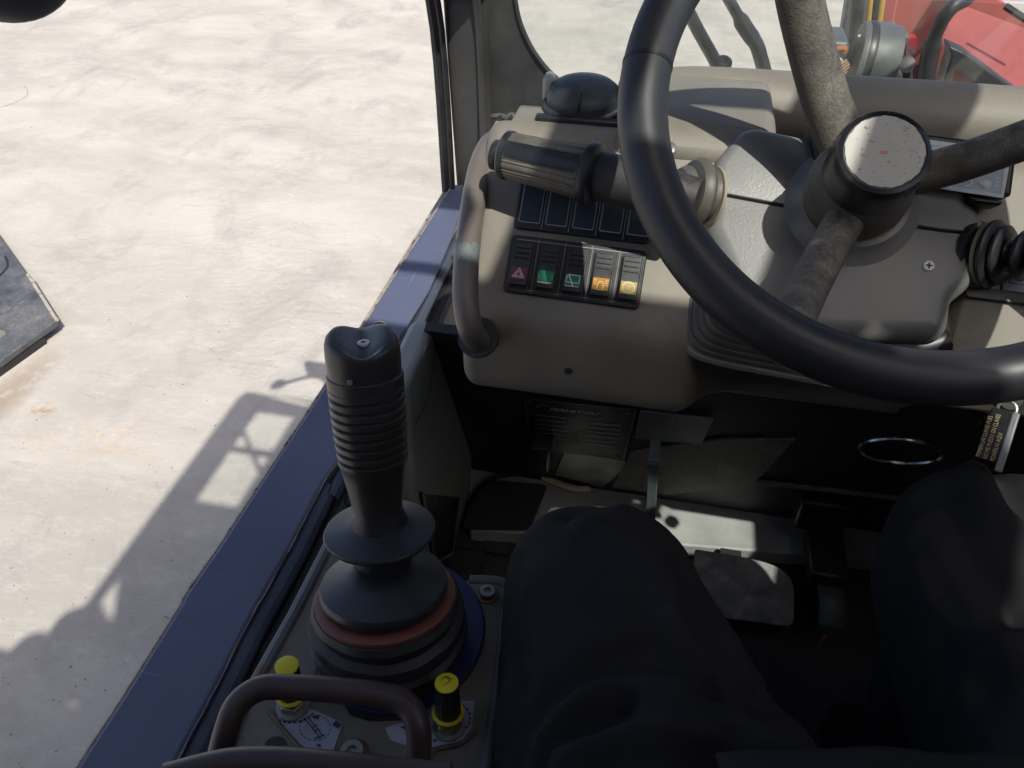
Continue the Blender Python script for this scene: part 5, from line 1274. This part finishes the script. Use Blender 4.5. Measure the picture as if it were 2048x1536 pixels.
# ------------------------------------------------------------------ seat and driver
se = thing('driver_seat', 'black vinyl driver seat beneath the sitting person', 'seat', (.16,-.05,-.7))
mb = MB(); mb.box((.165,.03,-.655), (.46,.46,.13)); build('cushion', mb, M_seat, se, bevel=.04, seg=4)
mb = MB(); mb.box((.165,-.30,-.35), (.44,.12,.65)); build('backrest', mb, M_seat, se, bevel=.04, seg=4)
mb = MB(); mb.box((.165,.0,-.84), (.34,.34,.24)); build('seat_base', mb, M_dark, se)

def ring(c, a, b, ex, ez, n=28, p=2.3):
    out = []
    for k in range(n):
        t = 2*pi*k/n; ct, st_ = cos(t), sin(t)
        out.append(c + ex*(a*math.copysign(abs(ct)**(2/p), ct)) + ez*(b*math.copysign(abs(st_)**(2/p), st_)))
    return out
pm = MB()
X_, Z_ = V((1,0,0)), V((0,0,1))
left = [(-.022,.424,-.505,.018,.020), (-.020,.412,-.507,.046,.040), (-.014,.390,-.512,.066,.062), (-.004,.355,-.518,.080,.074), (.022,.30,-.520,.096,.078), (.064,.22,-.520,.120,.082), (.098,.13,-.518,.135,.088), (.095,.02,-.515,.105,.095), (.105,-.12,-.51,.10,.10)]
pm.loft([ring(V((x, y, z)), a, b, X_, Z_) for x, y, z, a, b in left])
right = [(.300,.515,-.505,.020,.022), (.298,.502,-.503,.052,.046), (.294,.478,-.502,.074,.066), (.291,.43,-.508,.085,.076), (.297,.36,-.515,.083,.080), (.306,.28,-.518,.080,.082), (.290,.17,-.518,.090,.088), (.255,.04,-.515,.105,.095), (.24,-.12,-.51,.10,.10)]
pm.loft([ring(V((x, y, z)), a, b, X_, Z_) for x, y, z, a, b in right])
def shin(pts):
    pm.loft([ring(V((x, y, z)), a, b, X_, V((0,1,0))) for x, y, z, a, b in pts])
shin([(-.012,.355,-.50,.060,.060), (-.012,.362,-.60,.062,.062), (-.010,.37,-.72,.058,.060), (-.008,.375,-.84,.050,.052), (-.006,.38,-.93,.052,.056)])
shin([(.300,.44,-.50,.062,.062), (.305,.435,-.60,.064,.064), (.315,.42,-.72,.060,.062), (.322,.41,-.84,.052,.054), (.325,.41,-.93,.052,.056)])
def foot(x, y):
    pm.loft([ring(V((x, y+dy, FZ+h)), a, h*.95, X_, Z_, p=2.6) for dy, a, h in ((-.06,.03,.03), (-.03,.04,.045), (.05,.045,.042), (.12,.046,.03), (.155,.03,.02))])
foot(-.006,.385); foot(.325,.41)
# hips and torso leaning back on the seat
pm.loft([ring(V((.17, y, z)), a, b, X_, V((0,1,.25)).normalized()) for y, z, a, b in ((-.12,-.60,.17,.11), (-.13,-.52,.20,.14), (-.15,-.42,.195,.135), (-.17,-.30,.185,.12), (-.19,-.15,.19,.115), (-.205,0.0,.195,.11), (-.21,.08,.15,.09), (-.21,.12,.07,.06))])
person = build('person', pm, M_cloth, None)
tag(person, 'seated person in dark navy trousers with both knees apart under the wheel', 'person')
rm_ = person.modifiers.new('remesh', 'REMESH'); rm_.mode = 'VOXEL'; rm_.voxel_size = .006; rm_.use_smooth_shade = True
smo = person.modifiers.new('smooth', 'SMOOTH'); smo.factor = .6; smo.iterations = 16
tx = bpy.data.textures.new('folds', 'CLOUDS'); tx.noise_scale = .10; tx.noise_depth = 2
dpm = person.modifiers.new('folds', 'DISPLACE'); dpm.texture = tx; dpm.strength = .018; dpm.mid_level = .5; dpm.texture_coords = 'GLOBAL'
dg_ = bpy.context.evaluated_depsgraph_get(); dg_.update()
baked = bpy.data.meshes.new_from_object(person.evaluated_get(dg_)); person.modifiers.clear(); person.data = baked; baked.name = 'person'
import numpy as np
nv_ = len(baked.vertices); co = np.empty(nv_*3, np.float32); baked.vertices.foreach_get('co', co); co = co.reshape(-1, 3).astype(float)
no = np.array([v.normal[:] for v in baked.vertices])
def crease(px_, zz, amp, w):
    global co
    P_ = np.array([tuple(p) for p in smooth_path([at(x, y, Z=zz) for x, y in px_], 8)])
    best = np.full(nv_, 1e9); sign = np.zeros(nv_)
    for a, b in zip(P_[:-1], P_[1:]):
        d = b-a; t = np.clip(((co-a)@d)/(d@d+1e-12), 0, 1); q = co-(a+t[:, None]*d); q[:, 2] *= .35
        L_ = np.sqrt((q**2).sum(1)); m_ = L_ < best; best[m_] = L_[m_]; sign[m_] = (d[0]*q[:, 1]-d[1]*q[:, 0])[m_]
    x = np.where(sign > 0, 1, -1)*best/w
    prof_ = np.exp(-x**2) - .75*np.exp(-(x-1.5)**2)
    up = np.clip(no[:, 2], 0, 1)[:, None]
    co = co + no*(prof_*amp)[:, None]*up
for c_, zz, amp, w in (([(1250,1030), (1380,1110), (1455,1225), (1530,1330)], -.47, .0055, .012), ([(1180,1060), (1300,1130), (1420,1240), (1490,1330)], -.45, .005, .014),
    ([(1080,1450), (1160,1395), (1290,1360), (1370,1372)], -.44, .006, .012), ([(1300,1420), (1420,1440), (1540,1475), (1680,1500)], -.44, .006, .014), ([(1130,1500), (1280,1470), (1420,1480)], -.44, .005, .010),
    ([(1020,1160), (1022,1280), (1040,1420)], -.50, .004, .006), ([(1330,1180), (1360,1290), (1480,1420)], -.45, .004, .012),
    ([(1830,1010), (1880,1110), (1960,1230), (2060,1330)], -.44, .006, .016), ([(1960,930), (1990,1010), (2060,1080)], -.43, .005, .014), ([(1880,1330), (1970,1290), (2070,1270)], -.44, .006, .014), ([(1790,1120), (1850,1230), (1900,1350)], -.46, .005, .012)):
    crease(c_, zz, amp*2.6, w*.9)
baked.vertices.foreach_set('co', co.astype(np.float32).ravel()); baked.update()
hem = thing('jacket', 'dark jacket hem lying across the lap at the bottom edge', 'jacket', (.2,.2,-.45))
mb = MB()
def hp(u, v):
    x = at(1430+700*u, 1506-6*sin(3*u)+110*v, Z=-.415)
    return x + V((0,0,.004*sin(5*u+2*v)+.002*sin(17*u)+.03*v))
mb.grid(hp, 24, 8); o = build('hem', mb, M_cloth, hem); sm = o.modifiers.new('thick', 'SOLIDIFY'); sm.thickness = .006

# lift the whole place so that the yard lies at z = 0
for o in scn.objects:
    if o.parent is None and o.type not in ('CAMERA', 'LIGHT'):
        o.location.z += EYE
